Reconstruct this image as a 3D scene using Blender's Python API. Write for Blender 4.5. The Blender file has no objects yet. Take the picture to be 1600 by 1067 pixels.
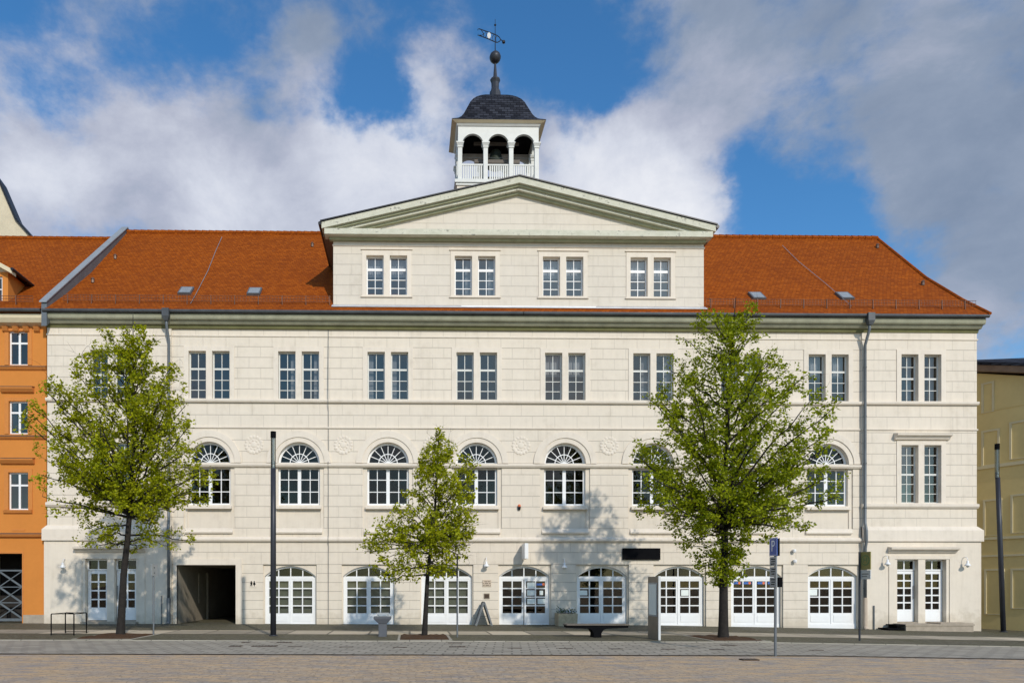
import bpy, bmesh, math, random
from mathutils import Vector, Matrix
R = math.radians
scene = bpy.context.scene
col = scene.collection

# ------------------------------------------------------------------ camera
CF = 1120.0                      # focal length in photo pixels
CD, CH = 32.0, 1.7               # distance to the facade, eye height
PSI = math.atan(1.5e-5 * CF)
U0, V0 = 640 + CF * math.tan(PSI), 916.0
cam_d = bpy.data.cameras.new("camera")
cam = bpy.data.objects.new("camera", cam_d); col.objects.link(cam)
cam.location = (0, -CD, CH)
cam.rotation_euler = (R(90), 0, -PSI)
cam_d.sensor_width = 36.0
cam_d.lens = CF / 1600 * 36.0
cam_d.shift_x = (800 - U0) / 1600
cam_d.shift_y = (V0 - 533.5) / 1600
cam_d.clip_start, cam_d.clip_end = 0.1, 3000
scene.camera = cam
SP, CP = math.sin(PSI), math.cos(PSI)
def at(u, v, Y=0.0):
    """photo measurement -> metres on the upright plane at depth Y"""
    dy = CD + Y; t = (u - U0) / CF
    X = dy * (SP + t * CP) / (CP - t * SP)
    return X, CH + (V0 - v) * (X * SP + dy * CP) / CF

# ------------------------------------------------------------------ exposure, sun, sky
scene.view_settings.view_transform = 'Standard'
scene.view_settings.look = 'None'
scene.view_settings.exposure = 0.0
scene.view_settings.gamma = 1.0
SUN_A, SUN_E = R(20), R(31)
S = Vector((math.sin(SUN_A) * math.cos(SUN_E), -math.cos(SUN_A) * math.cos(SUN_E), math.sin(SUN_E)))
sl = bpy.data.lights.new("sun", 'SUN'); sl.energy = 2.95; sl.angle = R(0.8); sl.color = (1.0, 0.93, 0.82)
so = bpy.data.objects.new("sun", sl); col.objects.link(so)
so.location = (30, -60, 50); so.rotation_euler = S.to_track_quat('Z', 'Y').to_euler()

def sky_dir(u, v):
    d = Vector((CP * (u - U0) / CF + SP, CP - SP * (u - U0) / CF, (V0 - v) / CF)); return d.normalized()
world = bpy.data.worlds.new("World"); scene.world = world; world.use_nodes = True
def build_sky():
    nt = world.node_tree; N, L = nt.nodes, nt.links
    N.clear()
    out = N.new('ShaderNodeOutputWorld'); bg = N.new('ShaderNodeBackground')
    L.new(bg.outputs[0], out.inputs[0])
    sky = N.new('ShaderNodeTexSky'); sky.sky_type = 'NISHITA'; sky.sun_disc = False
    sky.sun_elevation = SUN_E; sky.sun_rotation = math.pi - SUN_A
    sky.air_density = 1.0; sky.dust_density = 0.3; sky.ozone_density = 2.5
    STR = 0.10
    bg.inputs[1].default_value = STR
    tc = N.new('ShaderNodeTexCoord'); D = tc.outputs['Generated']
    def math_(op, a, b=None, c=None, clamp=False):
        n = N.new('ShaderNodeMath'); n.operation = op; n.use_clamp = clamp
        for i, x in enumerate((a, b, c)):
            if x is None: continue
            if isinstance(x, (int, float)): n.inputs[i].default_value = x
            else: L.new(x, n.inputs[i])
        return n.outputs[0]
    def noise(scale, detail, rough, off, dist=0.0, vec=None):
        m = N.new('ShaderNodeMapping'); L.new(vec or D, m.inputs[0])
        m.inputs['Location'].default_value = off; m.inputs['Scale'].default_value = (1.0, 1.0, 1.5)
        n = N.new('ShaderNodeTexNoise'); n.inputs['Scale'].default_value = scale
        n.inputs['Detail'].default_value = detail; n.inputs['Roughness'].default_value = rough
        n.inputs['Distortion'].default_value = dist
        L.new(m.outputs[0], n.inputs['Vector']); return n.outputs['Fac']
    # warp the direction so the cloud banks get ragged edges
    wn = N.new('ShaderNodeTexNoise'); wn.inputs['Scale'].default_value = 5.0; wn.inputs['Detail'].default_value = 6; wn.inputs['Roughness'].default_value = 0.6
    L.new(D, wn.inputs['Vector'])
    s1 = N.new('ShaderNodeVectorMath'); s1.operation = 'SUBTRACT'; L.new(wn.outputs['Color'], s1.inputs[0]); s1.inputs[1].default_value = (.5, .5, .5)
    s2 = N.new('ShaderNodeVectorMath'); s2.operation = 'SCALE'; L.new(s1.outputs[0], s2.inputs[0]); s2.inputs['Scale'].default_value = 0.16
    s3 = N.new('ShaderNodeVectorMath'); s3.operation = 'ADD'; L.new(D, s3.inputs[0]); L.new(s2.outputs[0], s3.inputs[1])
    W = s3.outputs[0]
    def blobs(lst):
        tot = None
        for (u, v, sx, a) in lst:
            dv = N.new('ShaderNodeVectorMath'); dv.operation = 'DISTANCE'
            L.new(W, dv.inputs[0]); dv.inputs[1].default_value = sky_dir(u, v)
            q = math_('DIVIDE', dv.outputs['Value'], sx / 1400.0)
            q = math_('MULTIPLY', q, q)
            q = math_('MULTIPLY', q, -1.0)
            e = math_('MULTIPLY', math_('EXPONENT', q), a)
            tot = e if tot is None else math_('ADD', tot, e)
        return tot
    dens = blobs([(60, 50, 150, -.22), (190, 150, 110, -.16), (330, 110, 110, -.20), (430, 165, 50, -.30), (560, 160, 60, -.58), (620, 175, 50, -.60),
                  (600, 30, 40, -.22), (850, 110, 80, -.40), (915, 160, 60, -.40), (800, 40, 60, -.26), (965, 110, 70, -.30), (880, 40, 70, -.25), (1180, 245, 65, -.62), (1250, 330, 85, -.62),
                  (1340, 385, 70, -.5), (1440, 390, 50, -.3),
                  (60, 260, 150, .45), (300, 290, 160, .5), (480, 290, 150, .5), (660, 300, 120, .4), (680, 120, 60, .25), (490, 70, 90, .10), (200, 60, 130, -.10), (290, 60, 90, -.10), (250, 20, 60, .12), (130, 110, 70, .12),
                  (930, 300, 110, .45), (1040, 250, 90, .35), (1100, 330, 70, .4), (1050, 80, 150, .22), (1300, 120, 220, .30), (1500, 250, 170, .32),
                  (1570, 440, 80, .35), (1400, 300, 60, .3)])
    n1 = noise(3.2, 9, .58, (3.1, 1.7, 0.4), .3)
    n2 = noise(11.0, 8, .6, (0.3, 5.7, 2.4), .2)
    n3 = noise(30.0, 6, .62, (2.2, 8.1, 4.4), .1)
    f = math_('ADD', math_('MULTIPLY', math_('SUBTRACT', n1, .5), 1.3), math_('MULTIPLY', math_('SUBTRACT', n2, .5), 1.0))
    f = math_('ADD', f, math_('MULTIPLY', math_('SUBTRACT', n3, .5), .38))
    f = math_('ADD', math_('ADD', f, dens), .50)
    mr = N.new('ShaderNodeMapRange'); mr.interpolation_type = 'SMOOTHERSTEP'
    L.new(f, mr.inputs['Value']); mr.inputs['From Min'].default_value = .24; mr.inputs['From Max'].default_value = .94; mr.inputs['To Max'].default_value = .96
    cover = mr.outputs[0]
    # brightness of the cloud itself: sunlit towers low down, grey-violet decks above
    br = blobs([(80, 280, 170, .35), (330, 310, 120, .30), (560, 280, 160, .42), (690, 250, 90, .3), (950, 300, 150, .50), (1080, 350, 100, .45), (680, 110, 60, .2),
                (1300, 100, 240, -.08), (1520, 240, 180, -.06), (1180, 160, 90, .12), (1450, 60, 120, .08), (330, 200, 120, -.05), (1560, 430, 90, .05), (1000, 100, 120, -.12), (480, 60, 110, -.18), (120, 190, 90, -.12), (1250, 60, 160, -.06), (250, 350, 60, -.15), (480, 330, 50, -.1)])
    b3 = noise(5.5, 9, .62, (7.3, 2.2, 9.1), .2)
    br = math_('ADD', math_('ADD', br, math_('MULTIPLY', math_('SUBTRACT', b3, .5), 1.0)), .34, clamp=True)
    cr = N.new('ShaderNodeValToRGB'); L.new(br, cr.inputs[0])
    e = cr.color_ramp.elements
    e[0].position = .05; e[0].color = (.20, .26, .37, 1)
    e[1].position = 1.0; e[1].color = (.90, .91, .95, 1)
    m = e.new(.30); m.color = (.285, .345, .455, 1)
    m = e.new(.52); m.color = (.46, .49, .60, 1)
    m = e.new(.75); m.color = (.68, .71, .80, 1)
    # unseen clouds on the sun's side, brightened as added fill for the facade
    sy = N.new('ShaderNodeVectorMath'); sy.operation = 'DOT_PRODUCT'; L.new(D, sy.inputs[0]); sy.inputs[1].default_value = Vector((S.x, S.y, .25)).normalized()
    lit = N.new('ShaderNodeMapRange'); lit.interpolation_type = 'SMOOTHSTEP'; L.new(sy.outputs['Value'], lit.inputs['Value'])
    lit.inputs['From Min'].default_value = .0; lit.inputs['From Max'].default_value = .8; lit.inputs['To Min'].default_value = 1.0 / STR; lit.inputs['To Max'].default_value = 2.3 / STR
    sc = N.new('ShaderNodeVectorMath'); sc.operation = 'SCALE'; L.new(cr.outputs[0], sc.inputs[0]); L.new(lit.outputs[0], sc.inputs['Scale'])
    mx = N.new('ShaderNodeMix'); mx.data_type = 'RGBA'
    hs = N.new('ShaderNodeHueSaturation'); hs.inputs['Saturation'].default_value = 1.22; hs.inputs['Value'].default_value = 1.55
    L.new(sky.outputs[0], hs.inputs['Color'])
    L.new(cover, mx.inputs['Factor']); tn = N.new('ShaderNodeVectorMath'); tn.operation = 'MULTIPLY'; L.new(hs.outputs[0], tn.inputs[0]); tn.inputs[1].default_value = (.78, 1.0, 1.06); L.new(tn.outputs[0], mx.inputs['A']); L.new(sc.outputs[0], mx.inputs['B'])
    L.new(mx.outputs['Result'], bg.inputs[0])
build_sky()

# ------------------------------------------------------------------ materials
def newmat(name):
    m = bpy.data.materials.new(name); m.use_nodes = True
    nt = m.node_tree; nt.nodes.clear()
    out = nt.nodes.new('ShaderNodeOutputMaterial'); p = nt.nodes.new('ShaderNodeBsdfPrincipled')
    nt.links.new(p.outputs[0], out.inputs[0])
    return m, nt, p
class NT:
    def __init__(s, nt): s.nt = nt; s.N = nt.nodes; s.L = nt.links
    def pos(s): return s.N.new('ShaderNodeNewGeometry').outputs['Position']
    def m(s, op, a, b=None, clamp=False):
        n = s.N.new('ShaderNodeMath'); n.operation = op; n.use_clamp = clamp
        for i, x in enumerate((a, b)):
            if x is None: continue
            if isinstance(x, (int, float)): n.inputs[i].default_value = x
            else: s.L.new(x, n.inputs[i])
        return n.outputs[0]
    def mapping(s, vec, loc=(0, 0, 0), scale=(1, 1, 1), rot=(0, 0, 0)):
        n = s.N.new('ShaderNodeMapping'); s.L.new(vec, n.inputs[0])
        n.inputs['Location'].default_value = loc; n.inputs['Scale'].default_value = scale; n.inputs['Rotation'].default_value = rot
        return n.outputs[0]
    def noise(s, vec, scale, detail=4, rough=.55):
        n = s.N.new('ShaderNodeTexNoise'); s.L.new(vec, n.inputs['Vector'])
        n.inputs['Scale'].default_value = scale; n.inputs['Detail'].default_value = detail; n.inputs['Roughness'].default_value = rough
        return n.outputs['Fac']
    def ramp(s, fac, stops):
        n = s.N.new('ShaderNodeValToRGB'); s.L.new(fac, n.inputs[0]); e = n.color_ramp.elements
        e[0].position, e[0].color = stops[0][0], (*stops[0][1], 1)
        e[1].position, e[1].color = stops[-1][0], (*stops[-1][1], 1)
        for p, c in stops[1:-1]:
            x = e.new(p); x.color = (*c, 1)
        return n.outputs[0]
    def mix(s, fac, a, b, mode='MIX'):
        n = s.N.new('ShaderNodeMix'); n.data_type = 'RGBA'; n.blend_type = mode
        for k, x in (('Factor', fac), ('A', a), ('B', b)):
            if isinstance(x, (int, float)): n.inputs[k].default_value = x
            elif isinstance(x, tuple): n.inputs[k].default_value = (*x, 1)
            else: s.L.new(x, n.inputs[k])
        return n.outputs['Result']
    def bump(s, h, strength=.5, dist=.02):
        n = s.N.new('ShaderNodeBump'); s.L.new(h, n.inputs['Height'])
        n.inputs['Strength'].default_value = strength; n.inputs['Distance'].default_value = dist
        return n.outputs[0]
    def xz(s, zscale=1.0):
        sp = s.N.new('ShaderNodeSeparateXYZ'); s.L.new(s.pos(), sp.inputs[0])
        c = s.N.new('ShaderNodeCombineXYZ'); s.L.new(sp.outputs[0], c.inputs[0])
        s.L.new(s.m('MULTIPLY', sp.outputs[2], zscale), c.inputs[1]); return c.outputs[0]
    def brick(s, vec, w, h, mortar, offset=.5, c1=(1, 1, 1), c2=(0, 0, 0), smooth=.1):
        n = s.N.new('ShaderNodeTexBrick'); s.L.new(vec, n.inputs['Vector'])
        n.inputs['Scale'].default_value = 1.0; n.inputs['Brick Width'].default_value = w; n.inputs['Row Height'].default_value = h
        n.inputs['Mortar Size'].default_value = mortar; n.inputs['Mortar Smooth'].default_value = smooth
        n.inputs['Color1'].default_value = (*c1, 1); n.inputs['Color2'].default_value = (*c2, 1); n.inputs['Mortar'].default_value = (.5, .5, .5, 1)
        n.inputs['Bias'].default_value = 0.0; n.offset = offset; n.squash = 1.0
        return n.outputs['Color'], n.outputs['Fac']

def plain(name, c, rough=.6, metal=0.0, var=.12, scale=3.0, spec=.4, bump=0.0):
    m, nt, p = newmat(name); h = NT(nt)
    n = h.noise(h.pos(), scale, 5, .6)
    n2 = h.noise(h.pos(), scale * 7, 3, .6)
    f = h.m('ADD', h.m('MULTIPLY', n, .7), h.m('MULTIPLY', n2, .3))
    lo = tuple(x * (1 - var) for x in c); hi = tuple(min(1, x * (1 + var)) for x in c)
    nt.links.new(h.ramp(f, [(.3, lo), (.7, hi)]), p.inputs['Base Color'])
    p.inputs['Roughness'].default_value = rough; p.inputs['Metallic'].default_value = metal
    p.inputs['Specular IOR Level'].default_value = spec
    if bump: nt.links.new(h.bump(n2, bump, .01), p.inputs['Normal'])
    return m

WALL = (.715, .635, .525)
def wall_mat(name, z0, row, width, xoff=0.0, base=WALL, joint=.72, mortar=.018):
    m, nt, p = newmat(name); h = NT(nt)
    v = h.mapping(h.xz(), (xoff, -z0, 0))
    bc, bf = h.brick(v, width, row, mortar)
    sz = h.N.new('ShaderNodeSeparateXYZ'); h.L.new(v, sz.inputs[0])
    fz = h.m('ABSOLUTE', h.m('SUBTRACT', h.m('FRACT', h.m('ADD', h.m('DIVIDE', sz.outputs[1], row), .5)), .5))
    hz = h.m('LESS_THAN', h.m('MULTIPLY', fz, row), mortar * .75)          # bed joints read stronger than the upright ones
    bf = h.m('MAXIMUM', h.m('MULTIPLY', bf, .38), h.m('MULTIPLY', hz, .9))
    P = h.pos()
    big = h.noise(P, .55, 6, .6); med = h.noise(P, 3.2, 6, .65); fine = h.noise(P, 24, 3, .6)
    streak = h.noise(h.mapping(P, (0, 0, 0), (2.6, 2.6, .35)), 1.6, 5, .6)
    t = h.m('ADD', h.m('MULTIPLY', big, .4), h.m('ADD', h.m('MULTIPLY', med, .35), h.m('MULTIPLY', streak, .25)))
    c = h.ramp(t, [(.32, tuple(x * y for x, y in zip(base, (.82, .81, .79)))), (.47, tuple(x * .97 for x in base)), (.68, tuple(min(1, x * 1.06) for x in base))])
    run = h.noise(h.mapping(P, (5, 0, 3), (5.5, 5.5, .22)), 1.0, 6, .7)       # rain runs
    c = h.mix(h.m('MULTIPLY', h.ramp(run, [(.52, (0, 0, 0)), (.75, (1, 1, 1))]), .3), c, tuple(x * y for x, y in zip(base, (.72, .70, .66))))
    pz = h.N.new('ShaderNodeSeparateXYZ'); h.L.new(P, pz.inputs[0])
    low = h.ramp(h.m('ADD', h.m('MULTIPLY', pz.outputs[2], .9), h.m('MULTIPLY', h.m('SUBTRACT', med, .5), 1.3)), [(.05, (1, 1, 1)), (.55, (0, 0, 0))])  # splashed grime at the foot of the wall
    c = h.mix(h.m('MULTIPLY', low, .45), c, tuple(x * y for x, y in zip(base, (.60, .56, .48))))
    c = h.mix(h.m('MULTIPLY', h.m('SUBTRACT', bc, .5), .05), c, (.5, .45, .38))
    c = h.mix(h.m('MULTIPLY', bf, joint), c, tuple(x * .5 for x in base))
    nt.links.new(c, p.inputs['Base Color'])
    p.inputs['Roughness'].default_value = .85; p.inputs['Specular IOR Level'].default_value = .2
    hh = h.m('SUBTRACT', h.m('MULTIPLY', fine, .12), bf)
    nt.links.new(h.bump(hh, .6, .012), p.inputs['Normal'])
    return m

M = {}
M['wall_g'] = wall_mat('render_ground', .285, .4, 300.0)
M['wall_gt'] = wall_mat('render_ground_top', 2.685, .54, 1.2)
M['wall_1'] = wall_mat('render_first', 4.3, .48, 1.02, .1)
M['wall_1a'] = wall_mat('render_arches', 7.21, .5, 1.1, .3)
M['wall_2b'] = wall_mat('render_band', 8.78, .54, 1.0)
M['wall_2'] = wall_mat('render_second', 10.0, .47, 1.02)
M['wall_f'] = wall_mat('render_frieze', 12.82, .9, 1.0)
M['wall_a'] = wall_mat('render_attic', 14.2, .46, 1.3, base=(.66, .595, .50), joint=.5)
M['plaster'] = wall_mat('render_smooth', -50, 300, 300)
M['trim'] = wall_mat('stone_trim', -50, 300, 300, base=(.73, .65, .545))
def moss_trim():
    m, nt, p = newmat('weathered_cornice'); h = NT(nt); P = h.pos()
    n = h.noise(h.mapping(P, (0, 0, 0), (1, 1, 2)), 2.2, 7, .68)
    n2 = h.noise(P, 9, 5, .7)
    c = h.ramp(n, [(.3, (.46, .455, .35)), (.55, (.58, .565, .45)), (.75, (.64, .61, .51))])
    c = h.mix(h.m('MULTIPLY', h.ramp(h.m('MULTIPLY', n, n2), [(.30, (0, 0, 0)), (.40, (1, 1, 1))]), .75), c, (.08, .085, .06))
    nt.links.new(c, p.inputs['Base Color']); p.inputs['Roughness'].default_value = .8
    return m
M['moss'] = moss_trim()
M['cornice'] = plain('weathered_moulding_shade_tone', (.29, .285, .20), .85, var=.25, scale=2)  # weathered tone, darkened to carry the shade under the eaves
M['olive'] = plain('mossy_underside_shade_tone', (.15, .145, .06), .9, var=.25, scale=2)  # moss colour with the eaves shade painted in
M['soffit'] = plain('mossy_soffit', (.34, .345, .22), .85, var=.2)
def tile_mat():
    m, nt, p = newmat('clay_roof_tiles'); h = NT(nt)
    v = h.xz(1.42)
    bc, bf = h.brick(v, .18, .17, .012, c1=(.0, .0, .0), c2=(1, 1, 1))
    P = h.pos(); big = h.noise(P, .35, 5, .6); med = h.noise(P, 2.5, 6, .7)
    c = h.ramp(bc, [(0, (.26, .055, .004)), (.5, (.325, .073, .005)), (1, (.385, .092, .007))])
    c = h.mix(h.m('MULTIPLY', h.ramp(h.m('ADD', h.m('MULTIPLY', big, .6), h.m('MULTIPLY', med, .4)), [(.42, (0, 0, 0)), (.66, (1, 1, 1))]), .4), c, (.17, .038, .007))
    spz = h.N.new('ShaderNodeSeparateXYZ'); h.L.new(v, spz.inputs[0])
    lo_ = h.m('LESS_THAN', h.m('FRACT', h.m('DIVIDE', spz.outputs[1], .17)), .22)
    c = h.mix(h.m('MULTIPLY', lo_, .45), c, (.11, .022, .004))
    odd = h.noise(h.mapping(P, (3, 0, 0), (1, 1, 1.4)), 5.5, 2, .5)
    c = h.mix(h.m('MULTIPLY', h.m('GREATER_THAN', odd, .70), .35), c, (.12, .05, .025))
    c = h.mix(h.m('MULTIPLY', bf, .4), c, (.09, .022, .008))
    nt.links.new(c, p.inputs['Base Color']); p.inputs['Roughness'].default_value = .85; p.inputs['Specular IOR Level'].default_value = .08
    # each course steps out over the one below
    sp = h.N.new('ShaderNodeSeparateXYZ'); h.L.new(v, sp.inputs[0])
    saw = h.m('FRACT', h.m('DIVIDE', sp.outputs[1], .17))
    nt.links.new(h.bump(h.m('SUBTRACT', h.m('MULTIPLY', saw, -1.0), h.m('MULTIPLY', bf, .6)), .8, .03), p.inputs['Normal'])
    return m
M['tile'] = tile_mat()
M['slate'] = plain('slate', (.055, .060, .075), .55, var=.45, scale=2.5)
def slate_mat():
    m, nt, p = newmat('slate_shingles'); h = NT(nt)
    bc, bf = h.brick(h.xz(1.2), .32, .17, .014, c1=(0, 0, 0), c2=(1, 1, 1))
    c = h.ramp(bc, [(0, (.010, .011, .016)), (1, (.040, .043, .056))])
    c = h.mix(bf, c, (.005, .005, .007)); nt.links.new(c, p.inputs['Base Color'])
    p.inputs['Roughness'].default_value = .8; p.inputs['Specular IOR Level'].default_value = .12
    sp = h.N.new('ShaderNodeSeparateXYZ'); h.L.new(h.xz(1.2), sp.inputs[0])
    nt.links.new(h.bump(h.m('SUBTRACT', h.m('MULTIPLY', h.m('FRACT', h.m('DIVIDE', sp.outputs[1], .17)), -1), bf), .8, .03), p.inputs['Normal'])
    return m
M['slate'] = slate_mat()
M['white'] = plain('white_paint', (.80, .80, .79), .45, var=.04)
M['frame'] = plain('pale_grey_frame', (.62, .62, .58), .5, var=.08)
M['zinc'] = plain('zinc', (.15, .165, .175), .5, .4, var=.2, scale=2)
M['zinc_l'] = plain('zinc_light', (.34, .36, .37), .5, .35, var=.15, scale=2)
M['gutter'] = plain('weathered_gutter', (.075, .08, .085), .5, .3, var=.3, scale=2)
M['lead'] = plain('lead_flashing', (.50, .51, .53), .5, .3, var=.2)
M['dark_metal'] = plain('dark_metal', (.020, .021, .024), .4, .3, var=.3)
M['anthra'] = plain('anthracite_paint', (.035, .037, .045), .45, .2, var=.2)
M['steel'] = plain('galvanised_post', (.17, .18, .19), .5, .5, var=.15)
M['brownwood'] = plain('brown_soffit_boards', (.20, .13, .085), .7, var=.3)
M['orange'] = plain('orange_render', (.575, .215, .046), .85, var=.06, scale=.9, spec=.15, bump=.1)
M['orange_trim'] = plain('orange_trim', (.56, .205, .045), .85, var=.08)
M['beige'] = plain('beige_trim', (.62, .53, .36), .8, var=.08)
M['brownsill'] = plain('brown_metal_sill', (.16, .10, .07), .5, .2, var=.2)
M['yellow'] = plain('yellow_render', (.64, .50, .23), .88, var=.07, scale=.8, spec=.15)
M['yellow_l'] = plain('pale_yellow_band', (.60, .52, .33), .88, var=.06)
M['cream'] = plain('cream_gable_render', (.60, .52, .37), .9, var=.12, scale=1.5)
M['guard'] = plain('snow_guard_paint', (.16, .075, .045), .6, .1, var=.2)
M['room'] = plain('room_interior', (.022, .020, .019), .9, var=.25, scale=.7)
M['tunnel'] = plain('passage_plaster', (.30, .26, .20), .9, var=.2, scale=1)
M['blind'] = plain('grey_green_blind', (.42, .44, .36), .8, var=.08)
M['curtain'] = plain('pale_curtain', (.60, .60, .58), .9, var=.08)
M['paper'] = plain('white_paper', (.75, .80, .76), .7, var=.05)
M['blue'] = plain('traffic_blue', (.02, .07, .33), .4, var=.06)
M['bluestrip'] = plain('blue_sticker', (.04, .13, .42), .5, var=.05)
M['redstick'] = plain('orange_sticker', (.70, .17, .06), .5, var=.05)
M['black'] = plain('black_paint', (.006, .006, .007), .75, var=.2, spec=.03)
M['stone'] = plain('stone_block', (.36, .30, .23), .85, var=.2, scale=4, bump=.4)
M['concrete'] = plain('exposed_concrete', (.44, .36, .24), .9, var=.25, scale=9, bump=.5)
M['soil'] = plain('bark_mulch', (.065, .028, .008), .95, var=.5, scale=12, bump=1.0)
M['bark'] = plain('tree_bark', (.020, .016, .013), .9, var=.5, scale=10, bump=1.0)
M['bin'] = plain('grey_bin_paint', (.09, .095, .108), .55, .1, var=.1)
M['stoneplate'] = plain('engraved_plate', (.52, .42, .32), .6, var=.1)
M['bronze'] = plain('bronze_plate', (.24, .20, .15), .5, .3, var=.2)
M['greenh'] = plain('stop_sign_green', (.10, .22, .09), .5, var=.05)
M['yellowh'] = plain('stop_sign_yellow', (.30, .265, .09), .6, var=.05)
M['timber'] = plain('weathered_timber', (.13, .11, .09), .7, var=.25, scale=6)
M['belly'] = plain('dark_timber', (.05, .035, .028), .8, var=.3)
M['bellbronze'] = plain('bell_bronze', (.06, .075, .06), .45, .6, var=.2)
M['rust'] = plain('cast_iron_cover', (.07, .045, .03), .8, .2, var=.4, scale=9)

def glass_mat(name, refl, tint):
    m = bpy.data.materials.new(name); m.use_nodes = True; nt = m.node_tree; nt.nodes.clear(); h = NT(nt)
    out = nt.nodes.new('ShaderNodeOutputMaterial'); t = nt.nodes.new('ShaderNodeBsdfTransparent'); g = nt.nodes.new('ShaderNodeBsdfGlossy')
    t.inputs[0].default_value = (*tint, 1); g.inputs['Roughness'].default_value = .015; g.inputs['Color'].default_value = (1, .89, .74, 1)
    fr = nt.nodes.new('ShaderNodeFresnel'); fr.inputs['IOR'].default_value = 1.5
    n = h.noise(h.mapping(h.pos(), (0, 0, 0), (1, 1, 1)), 1.1, 2, .5)
    nt.links.new(h.bump(n, .035, .05), g.inputs['Normal'])
    mx = nt.nodes.new('ShaderNodeMixShader')
    nt.links.new(h.m('ADD', fr.outputs[0], refl, clamp=True), mx.inputs[0])
    nt.links.new(t.outputs[0], mx.inputs[1]); nt.links.new(g.outputs[0], mx.inputs[2]); nt.links.new(mx.outputs[0], out.inputs[0])
    return m
M['glass_g'] = glass_mat('shop_glass', .0, (.75, .78, .76))
M['glass_1'] = glass_mat('tall_window_glass', .0, (.7, .72, .72))
M['glass_2'] = glass_mat('upper_window_glass', .075, (.6, .62, .66))
M['glass_a'] = glass_mat('attic_window_glass', .13, (.6, .63, .68))

def leaf_mat(name, c0, c1, c2):
    m = bpy.data.materials.new(name); m.use_nodes = True; nt = m.node_tree; nt.nodes.clear(); h = NT(nt)
    out = nt.nodes.new('ShaderNodeOutputMaterial')
    geo = nt.nodes.new('ShaderNodeNewGeometry')
    c = h.ramp(geo.outputs['Random Per Island'], [(0, c0), (.5, c1), (1, c2)])
    d = nt.nodes.new('ShaderNodeBsdfDiffuse'); t = nt.nodes.new('ShaderNodeBsdfTranslucent'); g = nt.nodes.new('ShaderNodeBsdfGlossy')
    g.inputs['Roughness'].default_value = .45
    nt.links.new(c, d.inputs[0]); nt.links.new(h.mix(.5, c, (.42, .46, .02)), t.inputs[0])
    m1 = nt.nodes.new('ShaderNodeMixShader'); m1.inputs[0].default_value = .42
    nt.links.new(d.outputs[0], m1.inputs[1]); nt.links.new(t.outputs[0], m1.inputs[2])
    m2 = nt.nodes.new('ShaderNodeMixShader'); m2.inputs[0].default_value = .012
    nt.links.new(m1.outputs[0], m2.inputs[1]); nt.links.new(g.outputs[0], m2.inputs[2])
    nt.links.new(m2.outputs[0], out.inputs[0]); return m
M['leaf_y'] = leaf_mat('young_lime_leaves', (.19, .225, .004), (.32, .345, .006), (.47, .46, .012))
M['leaf_g'] = leaf_mat('greener_lime_leaves', (.15, .20, .004), (.25, .30, .006), (.38, .41, .010))
M['petal'] = plain('pale_petals', (.60, .62, .72), .7, var=.2, scale=9)
M['plantleaf'] = plain('planter_leaves', (.06, .10, .03), .7, var=.4, scale=9)

# paving
def setts(name, stops, scale, joint, edge=.09, moss=None, bumpd=.02, squash=(1, 1, 1), large=.35, streak=False):
    m, nt, p = newmat(name); h = NT(nt); P = h.mapping(h.pos(), (0, 0, 0), squash)
    vo = nt.nodes.new('ShaderNodeTexVoronoi'); vo.feature = 'F1'; vo.inputs['Scale'].default_value = scale; vo.inputs['Randomness'].default_value = .55
    nt.links.new(P, vo.inputs['Vector'])
    ve = nt.nodes.new('ShaderNodeTexVoronoi'); ve.feature = 'DISTANCE_TO_EDGE'; ve.inputs['Scale'].default_value = scale; ve.inputs['Randomness'].default_value = .55
    nt.links.new(P, ve.inputs['Vector'])
    sp = nt.nodes.new('ShaderNodeSeparateColor'); nt.links.new(vo.outputs['Color'], sp.inputs[0])
    big = h.noise(h.pos(), .5, 5, .65); med = h.noise(h.pos(), 2.2, 5, .65)
    f = h.m('ADD', h.m('MULTIPLY', sp.outputs[0], 1 - large), h.m('MULTIPLY', h.m('ADD', h.m('MULTIPLY', big, .5), h.m('MULTIPLY', med, .5)), large))
    c = h.ramp(f, stops)
    if streak:
        st = h.noise(h.mapping(h.pos(), (0, 0, 0), (.55, 2.4, 1)), 1.6, 6, .7)
        st2 = h.noise(h.mapping(h.pos(), (9, 4, 0), (.8, 3.0, 1)), 1.3, 6, .7)
        c = h.mix(h.ramp(st, [(.47, (0, 0, 0)), (.56, (.85, .85, .85))]), c, (.60, .40, .21))
        c = h.mix(h.ramp(st2, [(.50, (0, 0, 0)), (.59, (.85, .85, .85))]), c, (.30, .27, .25))
    if moss:
        c = h.mix(h.ramp(h.m('ADD', h.m('MULTIPLY', med, .6), h.m('MULTIPLY', big, .4)), [(.45, (0, 0, 0)), (.66, (.7, .7, .7))]), c, moss)
    jf = h.ramp(ve.outputs['Distance'], [(0, (1, 1, 1)), (edge, (0, 0, 0))])
    c = h.mix(h.m('MULTIPLY', jf, .8), c, joint)
    nt.links.new(c, p.inputs['Base Color']); p.inputs['Roughness'].default_value = .75; p.inputs['Specular IOR Level'].default_value = .35
    nt.links.new(h.bump(h.m('ADD', h.m('MULTIPLY', jf, -1), h.m('MULTIPLY', sp.outputs[1], .5)), .6, bumpd), p.inputs['Normal'])
    return m
M['square'] = setts('square_setts', [(.15, (.30, .24, .195)), (.33, (.44, .325, .215)), (.5, (.52, .38, .245)), (.66, (.43, .345, .265)), (.85, (.62, .46, .285))], 8.5, (.20, .155, .115), .06, squash=(.7, 1, 1), large=.4, bumpd=.008, streak=True)
M['mosaic'] = setts('mosaic_paving', [(.1, (.075, .065, .043)), (.5, (.12, .105, .07)), (.9, (.18, .158, .11))], 14.0, (.045, .042, .022), .10, moss=(.075, .075, .022), bumpd=.01)
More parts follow.
